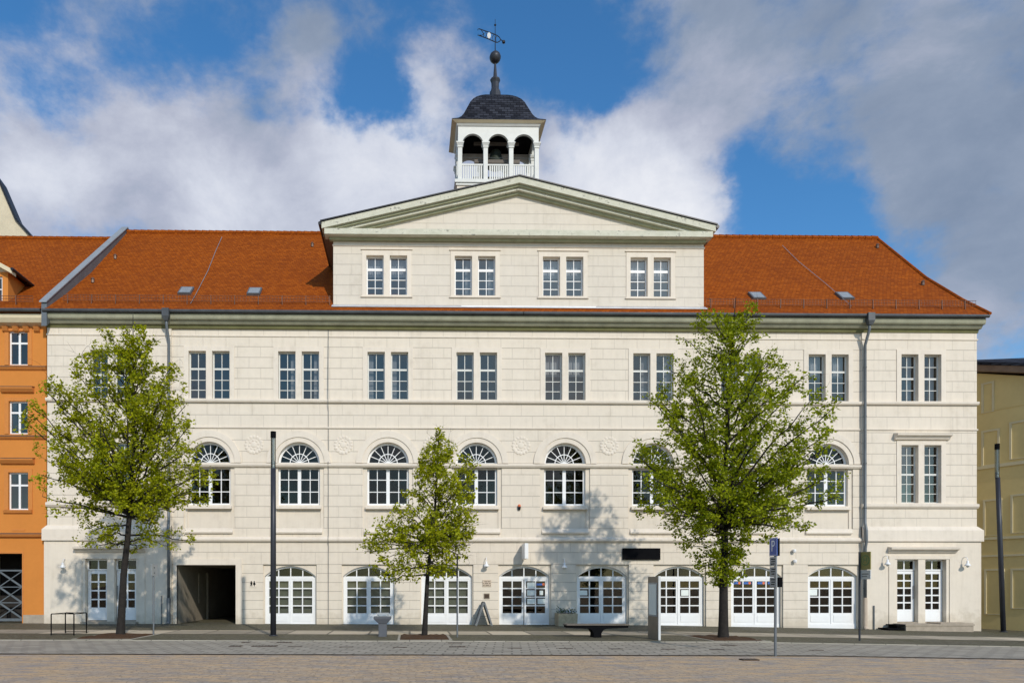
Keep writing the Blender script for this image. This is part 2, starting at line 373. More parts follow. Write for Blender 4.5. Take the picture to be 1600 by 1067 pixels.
def slabs(name, w, hgt, c0, c1, joint, mortar=.015, off=.5, rot=0):
    m, nt, p = newmat(name); h = NT(nt); P = h.pos()
    bc, bf = h.brick(h.mapping(P, (0, 0, 0), (1, 1, 1), (0, 0, rot)), w, hgt, mortar, off, (0, 0, 0), (1, 1, 1))
    n = h.noise(P, 1.2, 6, .65); n2 = h.noise(P, 9, 4, .65)
    f = h.m('ADD', h.m('MULTIPLY', bc, .45), h.m('ADD', h.m('MULTIPLY', n, .35), h.m('MULTIPLY', n2, .2)))
    c = h.ramp(f, [(.2, c0), (.75, c1)])
    c = h.mix(h.m('MULTIPLY', bf, .8), c, joint)
    nt.links.new(c, p.inputs['Base Color']); p.inputs['Roughness'].default_value = .75
    nt.links.new(h.bump(h.m('ADD', h.m('MULTIPLY', bf, -1), h.m('MULTIPLY', n2, .3)), .5, .012), p.inputs['Normal'])
    return m
M['lane'] = slabs('lane_slabs', .50, .36, (.27, .24, .19), (.39, .345, .275), (.11, .095, .075), .026, .5, R(8))
M['strip'] = slabs('granite_slabs', 1.45, 5.0, (.19, .165, .125), (.56, .475, .35), (.10, .085, .06), .04, 0)
M['kerb'] = slabs('kerb_stone', 1.0, 5.0, (.26, .24, .19), (.36, .33, .27), (.12, .11, .09), .02, 0)

# ------------------------------------------------------------------ mesh building
class MB:
    def __init__(s): s.v = []; s.f = []
    def add(s, vs, fs):
        o = len(s.v); s.v += [tuple(p) for p in vs]; s.f += [tuple(i + o for i in f) for f in fs]
    def quad(s, *p): s.add(p, [tuple(range(len(p)))])
    def box(s, x0, x1, y0, y1, z0, z1):
        s.add([(x0, y0, z0), (x1, y0, z0), (x1, y1, z0), (x0, y1, z0), (x0, y0, z1), (x1, y0, z1), (x1, y1, z1), (x0, y1, z1)],
              [(0, 3, 2, 1), (4, 5, 6, 7), (0, 1, 5, 4), (1, 2, 6, 5), (2, 3, 7, 6), (3, 0, 4, 7)])
    def prism(s, a, b):
        """two matching loops joined to a solid"""
        n = len(a)
        s.add(list(a) + list(b), [tuple(range(n - 1, -1, -1)), tuple(range(n, 2 * n))] + [(i, (i + 1) % n, n + (i + 1) % n, n + i) for i in range(n)])
    def pxz(s, poly, y0, y1): s.prism([(x, y0, z) for x, z in poly], [(x, y1, z) for x, z in poly])
    def pyz(s, poly, x0, x1): s.prism([(x0, y, z) for y, z in poly], [(x1, y, z) for y, z in poly])
    def ring(s, cx, cz, r0, r1, y0, y1, a0=0, a1=180, n=24, rz=1.0):
        P = []
        for i in range(n + 1):
            a = R(a0 + (a1 - a0) * i / n)
            for r in (r0, r1):
                for y in (y0, y1): P.append((cx + r * math.cos(a), y, cz + rz * r * math.sin(a)))
        F = []
        for i in range(n):
            k = 4 * i; q = k + 4
            F += [(k, k + 2, q + 2, q), (k + 1, q + 1, q + 3, k + 3), (k, q, q + 1, k + 1), (k + 2, k + 3, q + 3, q + 2)]
        F += [(0, 1, 3, 2), (4 * n, 4 * n + 2, 4 * n + 3, 4 * n + 1)]
        s.add(P, F)
    def bar(s, p0, p1, w, y0, y1):
        (x0, z0), (x1, z1) = p0, p1; dx, dz = x1 - x0, z1 - z0; l = math.hypot(dx, dz); nx, nz = -dz / l * w / 2, dx / l * w / 2
        s.pxz([(x0 + nx, z0 + nz), (x0 - nx, z0 - nz), (x1 - nx, z1 - nz), (x1 + nx, z1 + nz)], y0, y1)
    def tube(s, pts, rad, n=8, caps=True):
        pts = [Vector(p) for p in pts]
        if isinstance(rad, (int, float)): rad = [rad] * len(pts)
        o = len(s.v); ref = None
        for i, p in enumerate(pts):
            t = (pts[min(i + 1, len(pts) - 1)] - pts[max(i - 1, 0)]).normalized()
            if ref is None: ref = Vector((0, 0, 1)) if abs(t.z) < .9 else Vector((1, 0, 0))
            a = t.cross(ref).normalized(); b = t.cross(a).normalized(); ref = -(t.cross(a).cross(t)) if False else ref
            for k in range(n):
                q = p + (a * math.cos(2 * math.pi * k / n) + b * math.sin(2 * math.pi * k / n)) * rad[i]; s.v.append(tuple(q))
        for i in range(len(pts) - 1):
            for k in range(n):
                s.f.append((o + i * n + k, o + i * n + (k + 1) % n, o + (i + 1) * n + (k + 1) % n, o + (i + 1) * n + k))
        if caps:
            s.f.append(tuple(o + k for k in range(n - 1, -1, -1))); s.f.append(tuple(o + (len(pts) - 1) * n + k for k in range(n)))
    def lathe(s, prof, c=(0, 0, 0), n=20, sx=1, sy=1, phase=0.0, sq=0):
        o = len(s.v)
        for r, z in prof:
            for k in range(n):
                a = 2 * math.pi * k / n + phase
                s.v.append((c[0] + sx * r * math.cos(a), c[1] + sy * r * math.sin(a), c[2] + z))
        for i in range(len(prof) - 1):
            for k in range(n):
                s.f.append((o + i * n + k, o + i * n + (k + 1) % n, o + (i + 1) * n + (k + 1) % n, o + (i + 1) * n + k))
        s.f.append(tuple(o + k for k in range(n - 1, -1, -1))); s.f.append(tuple(o + (len(prof) - 1) * n + k for k in range(n)))
    def rotz(s, ang, c):
        ca, sa = math.cos(ang), math.sin(ang)
        s.v = [(c[0] + (x - c[0]) * ca - (y - c[1]) * sa, c[1] + (x - c[0]) * sa + (y - c[1]) * ca, z) for x, y, z in s.v]
    def build(s, name, mat, parent=None, smooth=False, bevel=0.0, fix=True):
        me = bpy.data.meshes.new(name)
        off = Vector((0, 0, 0)); q = parent
        while q is not None: off += Vector(q.location); q = q.parent
        me.from_pydata([(x - off.x, y - off.y, z - off.z) for x, y, z in s.v], [], s.f)
        if fix:
            bm = bmesh.new(); bm.from_mesh(me); bmesh.ops.recalc_face_normals(bm, faces=bm.faces); bm.to_mesh(me); bm.free()
        mats = mat if isinstance(mat, list) else [mat]
        for m_ in mats: me.materials.append(m_)
        if smooth: me.polygons.foreach_set('use_smooth', [True] * len(me.polygons))
        o = bpy.data.objects.new(name, me); col.objects.link(o)
        if parent is not None: o.parent = parent
        if bevel:
            b = o.modifiers.new('bevel', 'BEVEL'); b.width = bevel; b.segments = 2; b.limit_method = 'ANGLE'
        return o

def tag(o, label=None, cat=None, group=None, kind=None):
    if label: o['label'] = label
    if cat: o['category'] = cat
    if group: o['group'] = group
    if kind: o['kind'] = kind
    return o
def thing(name, label, cat, loc=(0, 0, 0), group=None):
    o = bpy.data.objects.new(name, None); col.objects.link(o); o.location = loc; o.empty_display_size = .3
    return tag(o, label, cat, group)
def copy_tree(o, parent=None, shift=None):
    c = o.copy(); col.objects.link(c)
    if parent is not None: c.parent = parent
    if shift is not None: c.location = Vector(o.location) + Vector(shift)
    for ch in o.children: copy_tree(ch, c)
    return c
def text(name, body, size, loc, rot, mat, parent, extrude=.004, align='CENTER'):
    cu = bpy.data.curves.new(name, 'FONT'); cu.body = body; cu.size = size; cu.extrude = extrude; cu.align_x = align; cu.align_y = 'CENTER'
    t = bpy.data.objects.new(name, cu); col.objects.link(t); 
    dg = bpy.context.evaluated_depsgraph_get(); me = bpy.data.meshes.new_from_object(t.evaluated_get(dg))
    bpy.data.objects.remove(t); me.materials.clear(); me.materials.append(mat); me.name = name
    o = bpy.data.objects.new(name, me); col.objects.link(o)
    if parent is not None:
        o.parent = parent; off = Vector((0, 0, 0)); q = parent
        while q is not None: off += Vector(q.location); q = q.parent
        o.location = Vector(loc) - off
    else: o.location = loc
    o.rotation_euler = rot
    return o

def wall_sheet(mb, x0, x1, z0, z1, holes, y, depth):
    """upright wall at y with openings; every opening gets reveals of the given depth.
    hole = (x0,x1,z0,z1,kind,rise): kind 0 rectangle, 1 arched top of that rise inside the rectangle"""
    xs = sorted({x0, x1, *[h[0] for h in holes], *[h[1] for h in holes]}); zs = sorted({z0, z1, *[h[2] for h in holes], *[h[3] for h in holes]})
    xs = [x for x in xs if x0 <= x <= x1]; zs = [z for z in zs if z0 <= z <= z1]
    for i in range(len(xs) - 1):
        for j in range(len(zs) - 1):
            cx, cz = (xs[i] + xs[i + 1]) / 2, (zs[j] + zs[j + 1]) / 2
            if any(h[0] < cx < h[1] and h[2] < cz < h[3] for h in holes): continue
            mb.quad((xs[i], y, zs[j]), (xs[i + 1], y, zs[j]), (xs[i + 1], y, zs[j + 1]), (xs[i], y, zs[j + 1]))
    for h in holes:
        a, b, c, d = h[:4]; rise = h[5] if len(h) > 5 else 0; top = d - rise
        yb = y + depth
        mb.quad((a, y, c), (a, yb, c), (a, yb, top), (a, y, top))
        mb.quad((b, yb, c), (b, y, c), (b, y, top), (b, yb, top))
        if c > z0: mb.quad((a, y, c), (b, y, c), (b, yb, c), (a, yb, c))
        if not rise:
            mb.quad((a, yb, d), (b, yb, d), (b, y, d), (a, y, d))
        else:
            pts = arc_pts(a, b, top, rise)
            for (p, q) in zip(pts[:-1], pts[1:]):
                mb.quad((p[0], y, p[1]), (q[0], y, q[1]), (q[0], y, d), (p[0], y, d))
                mb.quad((p[0], y, p[1]), (p[0], yb, p[1]), (q[0], yb, q[1]), (q[0], y, q[1]))
def arc_pts(a, b, zs, rise, n=24):
    w = (b - a) / 2; r = (w * w + rise * rise) / (2 * rise); cz = zs + rise - r; th = math.asin(min(1, w / r))
    if rise > w * .999: th = math.pi / 2
    return [((a + b) / 2 + r * math.sin(-th + 2 * th * i / n), cz + r * math.cos(-th + 2 * th * i / n)) for i in range(n + 1)]

def lattice(mb, x0, x1, z0, z1, y, xs, zs, fw, bw, d=.05, skip_outer=False):
    if not skip_outer:
        mb.box(x0, x0 + fw, y, y + d, z0, z1); mb.box(x1 - fw, x1, y, y + d, z0, z1)
        mb.box(x0 + fw, x1 - fw, y + .002, y + d - .002, z0, z0 + fw); mb.box(x0 + fw, x1 - fw, y + .002, y + d - .002, z1 - fw, z1)
    for x in xs:
        w = bw
        if isinstance(x, tuple): x, w = x
        mb.box(x - w / 2, x + w / 2, y + .004, y + d - .004, z0 + fw * .5, z1 - fw * .5)
    for z in zs:
        w = bw
        if isinstance(z, tuple): z, w = z
        mb.box(x0 + fw * .5, x1 - fw * .5, y + .007, y + d - .007, z - w / 2, z + w / 2)

# ------------------------------------------------------------------ ground
def gz(x):
    x = max(-24.0, min(30.0, x))
    return -.004 * (x - 3) if x < 10.3 else -.029 - .018 * (x - 10.3)
def sheet(name, y0, y1, dz, mat, xs=None, thick=0.0, kind='structure'):
    mb = MB(); xs = xs or [-700, -24, -18, -12, -6, 0, 5, 10.3, 14, 18, 22, 26, 30, 700]
    for a, b in zip(xs[:-1], xs[1:]):
        mb.quad((a, y0, gz(a) + dz), (b, y0, gz(b) + dz), (b, y1, gz(b) + dz), (a, y1, gz(a) + dz))
        if thick: mb.quad((a, y0, gz(a) + dz - thick), (b, y0, gz(b) + dz - thick), (b, y0, gz(b) + dz), (a, y0, gz(a) + dz))
    o = mb.build(name, mat); tag(o, kind=kind); return o
Y_KERB, Y_LANE = -9.6, -13.9
sheet('ground', -700, 1500, -.040, M['square'])
sheet('road', Y_LANE, Y_KERB - .06, -.022, M['lane'])
sheet('gutter', Y_LANE - .09, Y_LANE, -.030, M['rust'])
sheet('kerb', Y_KERB - .065, Y_KERB, .004, M['kerb'], thick=.03)
sheet('pavement', Y_KERB, 60, 0.0, M['mosaic'])
sheet('path', -6.75, -4.65, .004, M['strip'])

# ------------------------------------------------------------------ the long white building
BX0, BX1 = -16.0, 25.60
CX0, CX1 = -10.55, 20.36           # centre part between the downpipes
bld = thing('town_hall', 'long cream three storey building with red tiled roof, pedimented attic and small bell tower', 'building', (4.9, 6.0, 0))
bay = [3.0 + 3.968 * k for k in range(-3, 5)]       # eight arched bays
gnd = [-5.33 + 3.494 * k for k in range(8)]
EP = .07                                             # end bays stand proud

# --- ground storey wall
GO = [(x - 1.19, x + 1.19, -.7, 2.68) for x in gnd]
PASS = (-10.33, -7.72, -.7, 2.66)
w = MB(); wall_sheet(w, CX0, CX1, -.7, 2.685, [h for h in GO] + [PASS], 0, .09)
w.build('wall', M['wall_g'], bld)
w = MB(); wall_sheet(w, CX0, CX1, 2.685, 3.72, [], 0, .1); w.build('wall', M['wall_gt'], bld)
for x in gnd:
    w = MB(); wall_sheet(w, x - 1.19, x + 1.19, -.7, 2.68, [(x - 1.135, x + 1.135, -.7, 2.62, 1, .46)], .09, .28)
    w.build('window_niche', M['plaster'], bld)
# passage surround and tunnel
w = MB()
w.box(PASS[1], PASS[1] + .27, -.05, .1, -.7, 2.93); w.box(PASS[0], PASS[1], -.05, .1, 2.66, 2.93); w.box(PASS[0] - .16, PASS[0], -.05, .1, -.7, 2.93)
w.build('passage_surround', M['trim'], bld)
w = MB()
x0, x1, z1 = PASS[0], PASS[1], 2.66
w.quad((x0, .09, -.5), (x0, 12.5, -.5), (x0, 12.5, z1), (x0, .09, z1)); w.quad((x1, .09, -.5), (x1, 12.5, -.5), (x1, 12.5, z1), (x1, .09, z1))
w.quad((x0, .09, z1), (x1, .09, z1), (x1, 12.5, z1), (x0, 12.5, z1)); w.quad((x0, 12.5, -.5), (x1, 12.5, -.5), (x1, 12.5, z1), (x0, 12.5, z1))
w.box(x0, x0 + .05, 3.2, 3.75, .9, 2.35); w.box(x0, x0 + .10, 4.6, 4.7, 0, 2.4)
w.build('passage', M['tunnel'], bld)

# --- first storey wall: piers, niches, arches
w = MB(); wall_sheet(w, CX0, CX1, 3.72, 7.02, [(x - 1.12, x + 1.12, 4.3, 7.02) for x in bay], 0, .06); w.build('wall', M['wall_1'], bld)
for x in bay:
    w = MB(); wall_sheet(w, x - 1.12, x + 1.12, 4.3, 7.02, [(x - .93, x + .93, 5.33, 7.02), (x - .97, x + .97, 4.3, 5.12)], .06, .24)
    w.quad((x - .97, .10, 4.3), (x + .97, .10, 4.3), (x + .97, .10, 5.12), (x - .97, .10, 5.12))
    w.build('window_niche', M['plaster'], bld)
w = MB(); wall_sheet(w, CX0, CX1, 7.02, 8.76, [(x - .93, x + .93, 7.2, 8.13, 1, .93) for x in bay], 0, .28); w.build('wall', M['wall_1a'], bld)
for x in bay:
    w = MB(); w.ring(x, 7.2, 1.14, 1.42, -.07, .02, n=36); w.ring(x, 7.2, .93, 1.14, -.03, .02, n=36); w.build('arch_surround', M['trim'], bld)
    w = MB()
    w.pyz([(.02, 5.15), (-.10, 5.15), (-.10, 5.25), (.28, 5.33), (.28, 5.15)], x - 1.0, x + 1.0)
    w.build('window_sill', M['lead'] if False else M['trim'], bld)
    w = MB(); w.pyz([(.05, 4.06), (-.09, 4.06), (-.11, 4.12), (-.05, 4.20), (-.02, 4.3), (.05, 4.3)], x - 1.05, x + 1.05)
    w.build('apron_moulding', M['trim'], bld)
# rosettes between the arches
def rosette(x, z, seed):
    rnd = random.Random(seed); w = MB()
    w.lathe([(.34, 0), (.34, .03), (.30, .05), (.27, .02), (.13, .02), (.12, .06), (.06, .075), (.02, .08)], n=28)
    for k in range(16):
        a = 2 * math.pi * k / 16; w.lathe([(.075, 0), (.07, .045), (.03, .07), (.01, .072)], (.355 * math.cos(a), .355 * math.sin(a), 0), n=10)
    for k in range(8):
        a = 2 * math.pi * k / 8 + .2; w.lathe([(.05, .01), (.045, .05), (.01, .07)], (.20 * math.cos(a), .20 * math.sin(a), 0), n=8)
    w.v = [(x + a, -.002 - c * .42, z + b) for a, b, c in w.v]
    return w.build('rosette', M['trim'], bld)
for i in range(7): rosette((bay[i] + bay[i + 1]) / 2, 8.0, i)

# --- second storey wall
W2 = []
for x in bay: W2 += [(x - .91, x - .135, 10.04, 12.15), (x + .135, x + .91, 10.04, 12.15)]
w = MB(); wall_sheet(w, CX0, CX1, 8.76, 10.0, [], 0, .1); w.build('wall', M['wall_2b'], bld)
SUR = [(x - 1.12, x + 1.12, 10.0, 12.36) for x in bay]
w = MB(); wall_sheet(w, CX0, CX1, 10.0, 12.82, SUR, 0, .02); w.build('wall', M['wall_2'], bld)
w = MB(); wall_sheet(w, CX0, CX1, 12.82, 13.95, [], 0, .1); w.build('wall', M['wall_f'], bld)
def pair_surround(x, z0, z1, y, ztop, hw=1.12, lo=None):
    w = MB(); wall_sheet(w, x - hw, x + hw, lo if lo is not None else z0 - .04, ztop, [(x - .91, x - .135, z0, z1), (x + .135, x + .91, z0, z1)], y - .03, .30)
    b = lo if lo is not None else z0 - .04
    for s_ in (-1, 1): w.quad((x + s_ * hw, y - .03, b), (x + s_ * hw, y + .03, b), (x + s_ * hw, y + .03, ztop), (x + s_ * hw, y - .03, ztop))
    w.quad((x - hw, y - .03, ztop), (x + hw, y - .03, ztop), (x + hw, y + .03, ztop), (x - hw, y + .03, ztop))
    w.quad((x - hw, y - .03, b), (x + hw, y - .03, b), (x + hw, y + .03, b), (x - hw, y + .03, b))
    return w.build('window_surround', M['trim'], bld)

def pair_window(x, z0, z1, y, rows, glass, fm='frame', tw=.085, curtain=0):
    """two tall lights side by side. rows = list of glazing bar heights (fractions), tuple marks the thick transom"""
    fr = MB(); pn = MB()
    for (a, b) in ((x - .91, x - .135), (x + .135, x + .91)):
        zs = [((z0 + (z1 - z0) * r[0]), tw) if isinstance(r, tuple) else z0 + (z1 - z0) * r for r in rows]
        lattice(fr, a, b, z0, z1, y, [(a + b) / 2], zs, .055, .030, .06)
        pn.quad((a + .02, y + .03, z0 + .02), (b - .02, y + .03, z0 + .02), (b - .02, y + .03, z1 - .02), (a + .02, y + .03, z1 - .02))
    f = fr.build('window', M[fm], bld); pn.build('pane', M[glass], f)
    if curtain:
        c = MB(); rnd = random.Random(int(x * 10 + z0))
        for (a, b) in ((x - .91, x - .135), (x + .135, x + .91)):
            if curtain == 1: a2, b2 = b - .28, b
            elif curtain == 2: a2, b2 = a, b
            else: a2, b2 = a, a + .25
            n = 14; lo = z0 if curtain != 2 else z0 + .55 * (z1 - z0)
            for i in range(n):
                xa, xb = a2 + (b2 - a2) * i / n, a2 + (b2 - a2) * (i + 1) / n
                ya, yb = y + .25 + .03 * (i % 2), y + .25 + .03 * ((i + 1) % 2)
                c.quad((xa, ya, lo), (xb, yb, lo), (xb, yb, z1), (xa, ya, z1))
        c.build('curtain', M['curtain'], f)
    return f
R2 = [.18, .36, (.615, .085), ]
R2 = [.19, .385, (.62,)]
for i, x in enumerate(bay):
    pair_surround(x, 10.04, 12.15, 0, 12.36)
    pair_window(x, 10.04, 12.15, .16, R2 if False else [.20, .41, (.645,)], 'glass_2', curtain=[0, 1, 3, 0, 2, 1, 0, 2][i])

# --- end bays
def end_bay(x0, x1, cx, wide_edge):
    y = -EP
    for zz0, zz1, mt, holes in ((3.72, 8.76, 'wall_1', [(cx - 1.12, cx + 1.12, 5.43, 8.25)]), (8.76, 10.0, 'wall_2b', []), (10.0, 12.82, 'wall_2', [(cx - 1.12, cx + 1.12, 10.0, 12.36)]), (12.82, 13.95, 'wall_f', [])):
        w = MB(); wall_sheet(w, x0, x1, zz0, zz1, holes, y, .02)
        for xx in (x0, x1): w.quad((xx, y, zz0), (xx, .3, zz0), (xx, .3, zz1), (xx, y, zz1))
        w.build('wall', M[mt], bld)
    # ground storey, smooth plaster, with a pair of doors
    gx0, gx1 = (x0 - (.12 if wide_edge < 0 else 0), x1 + (.16 if wide_edge > 0 else 0))
    b = .04
    w = MB(); wall_sheet(w, gx0, gx1, -.8, 3.72, [(cx - 1.12, cx - .16, -.8, 2.92), (cx + .16, cx + 1.12, -.8, 2.92)], y - .05, .35)
    for xx in (gx0, gx1): w.quad((xx, y - .05, -.8), (xx, .3, -.8), (xx, .3, 3.72), (xx, y - .05, 3.72))
    w.build('wall', M['plaster'], bld)
    # battered plinth course above it
    w = MB(); ex0 = gx0 - (.06 if wide_edge < 0 else 0); ex1 = gx1 + (.06 if wide_edge > 0 else 0)
    w.box(ex0, ex1, y - .14, .25, 3.73, 4.22); w.prism([(ex0, y - .14, 4.221), (ex1, y - .14, 4.221), (ex1, .25, 4.221), (ex0, .25, 4.221)], [(x0 - (.02 if wide_edge < 0 else 0), y - .03, 4.40), (x1 + (.02 if wide_edge > 0 else 0), y - .03, 4.40), (x1 + (.02 if wide_edge > 0 else 0), .25, 4.40), (x0 - (.02 if wide_edge < 0 else 0), .25, 4.40)])
    w.build('plinth_course', M['trim'], bld)
    # door surround and hood
    w = MB()
    for s_ in (-1, 1): w.box(cx + s_ * 1.38 - .13, cx + s_ * 1.38 + .13, y - .085, y, -.6, 3.08)
    w.box(cx - 1.25, cx + 1.25, y - .083, y, 2.93, 3.08)
    w.build('door_surround', M['plaster'], bld)
    w = MB(); w.pyz([(y, 3.20), (y - .12, 3.22), (y - .2, 3.32), (y - .32, 3.36), (y - .34, 3.44), (y, 3.50)], cx - 1.55, cx + 1.55)
    w.build('door_hood', M['trim'], bld)
    # 2nd floor and 1st floor windows
    pair_surround(cx, 10.04, 12.15, y, 12.36)
    pair_window(cx, 10.04, 12.15, y + .18, [.25, (.5,), .75], 'glass_2', curtain=1 if cx > 0 else 0)
    pair_surround(cx, 5.46, 8.07, y, 8.25, lo=5.43)
    pair_window(cx, 5.46, 8.07, y + .18, [1 / 6, 2 / 6, (3 / 6,), 4 / 6, 5 / 6], 'glass_2', curtain=0)
    w = MB(); w.pyz([(y, 8.28), (y - .10, 8.30), (y - .18, 8.42), (y - .28, 8.46), (y - .30, 8.54), (y, 8.60)], cx - 1.25, cx + 1.25)
    w.build('window_hood', M['trim'], bld)
    w = MB(); w.pyz([(y + .01, 5.22), (y - .06, 5.22), (y - .12, 5.30), (y - .12, 5.40), (y + .01, 5.44)], x0 - .03, x1 + .03); w.build('string_course', M['trim'], bld)
end_bay(BX0, CX0, -13.2, -1)
end_bay(CX1, BX1, 23.05, 1)

# --- string courses over the whole front
def string(z0, z1, out, x0=BX0, x1=BX1, mat='trim', e=0.0, slope=.35):
    h_ = z1 - z0
    segs = [(x0, CX0, EP), (CX0, CX1, 0), (CX1, x1, EP)]
    w = MB()
    for a, b, ex in segs:
        if b <= a: continue
        w.pyz([(.02 - ex, z0), (-out * .75 - ex, z0 + .01), (-out - ex, z0 + h_ * .4), (-out - ex, z1 - h_ * .15), (.02 - ex, z1)], a - (.03 if a == x0 else -.001), b + (.03 if b == x1 else -.001))
    w.build('string_course', M[mat], bld)
string(9.86, 10.03, .13); string(8.72, 8.80, .05); string(12.78, 12.86, .04)
w = MB(); w.pyz([(.02, 7.0), (-.07, 7.01), (-.12, 7.08), (-.12, 7.16), (.28, 7.2), (.28, 7.02), (.02, 7.02)], CX0 + .01, CX1 - .01); w.build('string_course', M['trim'], bld)
w = MB(); w.pyz([(.02, 3.68), (-.08, 3.69), (-.13, 3.75), (-.13, 3.82), (-.05, 3.9), (.02, 3.92)], CX0 + .01, CX1 - .01); w.build('string_course', M['trim'], bld)

# --- main cornice and gutter
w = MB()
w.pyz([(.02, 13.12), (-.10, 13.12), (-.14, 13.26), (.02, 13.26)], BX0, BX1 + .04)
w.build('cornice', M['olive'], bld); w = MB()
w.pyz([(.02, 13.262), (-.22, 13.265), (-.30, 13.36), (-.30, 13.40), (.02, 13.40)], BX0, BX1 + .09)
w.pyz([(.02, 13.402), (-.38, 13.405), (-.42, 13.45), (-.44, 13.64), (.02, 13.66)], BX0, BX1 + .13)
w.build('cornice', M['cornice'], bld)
w = MB()
for a, b in ((BX0 + .02, 5.0), (5.03, BX1 + .19)):
    w.tube([(a, -.52, 13.725), (b, -.52, 13.725)], .075, 10)
w.box(BX0 + .02, BX1 + .12, -.45, -.38, 13.662, 13.79)
w.build('gutter', M['gutter'], bld)

# --- roof: slightly bell-cast slope up to the ridge
RP = [(-.56, 13.79), (.9, 15.0), (3.0, 16.92), (6.4, 20.52)]
RX0 = lambda y: -15.86 + .115 * (y + .5)          # runs along the firewall
HIP = [25.82, 25.68, 25.50, 25.30]
w = MB()
def roof_strip(xl, xr, i):
    (y0, z0), (y1, z1) = RP[i], RP[i + 1]
    w.quad((xl[0], y0, z0), (xr[0], y0, z0), (xr[1], y1, z1), (xl[1], y1, z1))
for i in range(3):
    roof_strip((RX0(RP[i][0]), RX0(RP[i + 1][0])), (HIP[i], HIP[i + 1]), i)
for i in range(3):   # rear slope and hip end
    (y0, z0), (y1, z1) = RP[i], RP[i + 1]
    w.quad((RX0(12.8 - y0), 12.8 - y0, z0), (RX0(12.8 - y1), 12.8 - y1, z1), (HIP[i + 1] , 12.8 - y1, z1), (HIP[i] , 12.8 - y0, z0))
    w.quad((HIP[i], y0, z0), (HIP[i], 12.8 - y0, z0), (HIP[i + 1], 12.8 - y1, z1), (HIP[i + 1], y1, z1))
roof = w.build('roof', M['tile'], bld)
# ridge caps and hip edge
w = MB(); x = -15.0
while x < 25.2:
    w.tube([(x, 6.4, 20.53), (x + .36, 6.4, 20.53)], [.15, .125], 8); x += .36
w.tube([(HIP[i], RP[i][0], RP[i][1] + .03) for i in range(3, -1, -1)], .07, 6)
w.build('ridge_tiles', M['tile'], roof)
def on_roof(x, z, lift=0.0):
    for (y0, z0), (y1, z1) in zip(RP[:-1], RP[1:]):
        if z <= z1 + 1e-6:
            t = (z - z0) / (z1 - z0); n = Vector((0, -(z1 - z0), (y1 - y0))).normalized()
            return Vector((x, y0 + (y1 - y0) * t, z)) + n * lift
def roof_hit(u, v):
    """point of the roof seen at that place of the photo"""
    lo, hi = 13.81, 20.4
    for _ in range(40):
        mz = (lo + hi) / 2; p = on_roof(0, mz); X, Z = at(u, v, p.y)
        if Z > mz: lo = mz
        else: hi = mz
    return X, lo
# skylights
for (u, v) in ((291, 456), (398, 457), (1182, 464), (1319, 464)):
    X, Z = roof_hit(u, v)
    a, b = on_roof(X, Z - .22), on_roof(X, Z + .22); d = (b - a).normalized(); nn = Vector((0, -d.z, d.y))
    def skybox(hw, lift0, lift1, ex):
        q = MB(); A, B_ = a - d * ex, b + d * ex
        q.prism([A + Vector((-hw, 0, 0)) + nn * lift0, A + Vector((hw, 0, 0)) + nn * lift0, B_ + Vector((hw, 0, 0)) + nn * lift0, B_ + Vector((-hw, 0, 0)) + nn * lift0],
                [A + Vector((-hw, 0, 0)) + nn * lift1, A + Vector((hw, 0, 0)) + nn * lift1, B_ + Vector((hw, 0, 0)) + nn * lift1, B_ + Vector((-hw, 0, 0)) + nn * lift1]); return q
    f = skybox(.30, -.02, .10, .05).build('skylight', M['zinc'], bld)
    skybox(.24, .1, .108, -.02).build('pane', M['zinc_l'], f)
# snow guard along the eaves
def snow_guard(xa, xb, parent, y=-.1, z=14.28, step=1.05):
    w = MB()
    for dz in (.05, .17, .29): w.tube([(xa, y, z + dz), (xb, y, z + dz)], .012, 4)
    x = xa + .2
    while x < xb:
        w.box(x - .013, x + .013, y - .01, y + .04, z - .1, z + .32); x += step
    x = xa
    while x < xb:
        w.tube([(x, y, z + .05), (x, y, z + .29)], .006, 3, False); x += .13
    return w.build('snow_guard', M['guard'], parent)
snow_guard(-15.3, -3.5, bld); snow_guard(13.3, 25.55, bld)
# lightning conductor wires on the roof, vent tiles
w = MB()
for pts in ([(347, 372), (338, 392), (325, 425), (306, 462), (298, 476)], [(1222, 385), (1247, 410), (1290, 445), (1330, 480)]):
    P_ = [on_roof(*roof_hit(u, v), .05) for u, v in pts]; w.tube(P_, .013, 4)
w.build('lightning_wire', M['zinc_l'], roof)
for (u, v) in ((180, 405), (145, 442), (488, 386), (1371, 388), (1442, 446)):
    X, Z = roof_hit(u, v); p = on_roof(X, Z, .0); q = MB(); q.lathe([(.07, 0), (.07, .16), (.10, .17), (.04, .24)], tuple(p), 8); q.build('roof_vent', M['brownsill'], roof)
# firewall with zinc cap on the left
w = MB()
def fw(y, z, dx0, dx1, up0, up1): return [(RX0(y) + dx0, y, z + up0), (RX0(y) + dx1, y, z + up0), (RX0(y) + dx1, y, z + up1), (RX0(y) + dx0, y, z + up1)]
sec = [fw(y, z, -.18, .05, -.8, .27) for y, z in [(-.50, 13.85), (6.4, 20.50), (13.3, 13.95)]]
for a, b in zip(sec[:-1], sec[1:]): w.prism(a, b)
fwo = w.build('firewall', M['zinc'], bld)
w = MB()
sec = [fw(y, z, -.23, .09, .272, .32) for y, z in [(-.58, 13.78), (6.4, 20.50), (13.3, 13.95)]]
for a, b in zip(sec[:-1], sec[1:]): w.prism(a, b)
w.build('firewall_cap', M['zinc_l'], fwo)

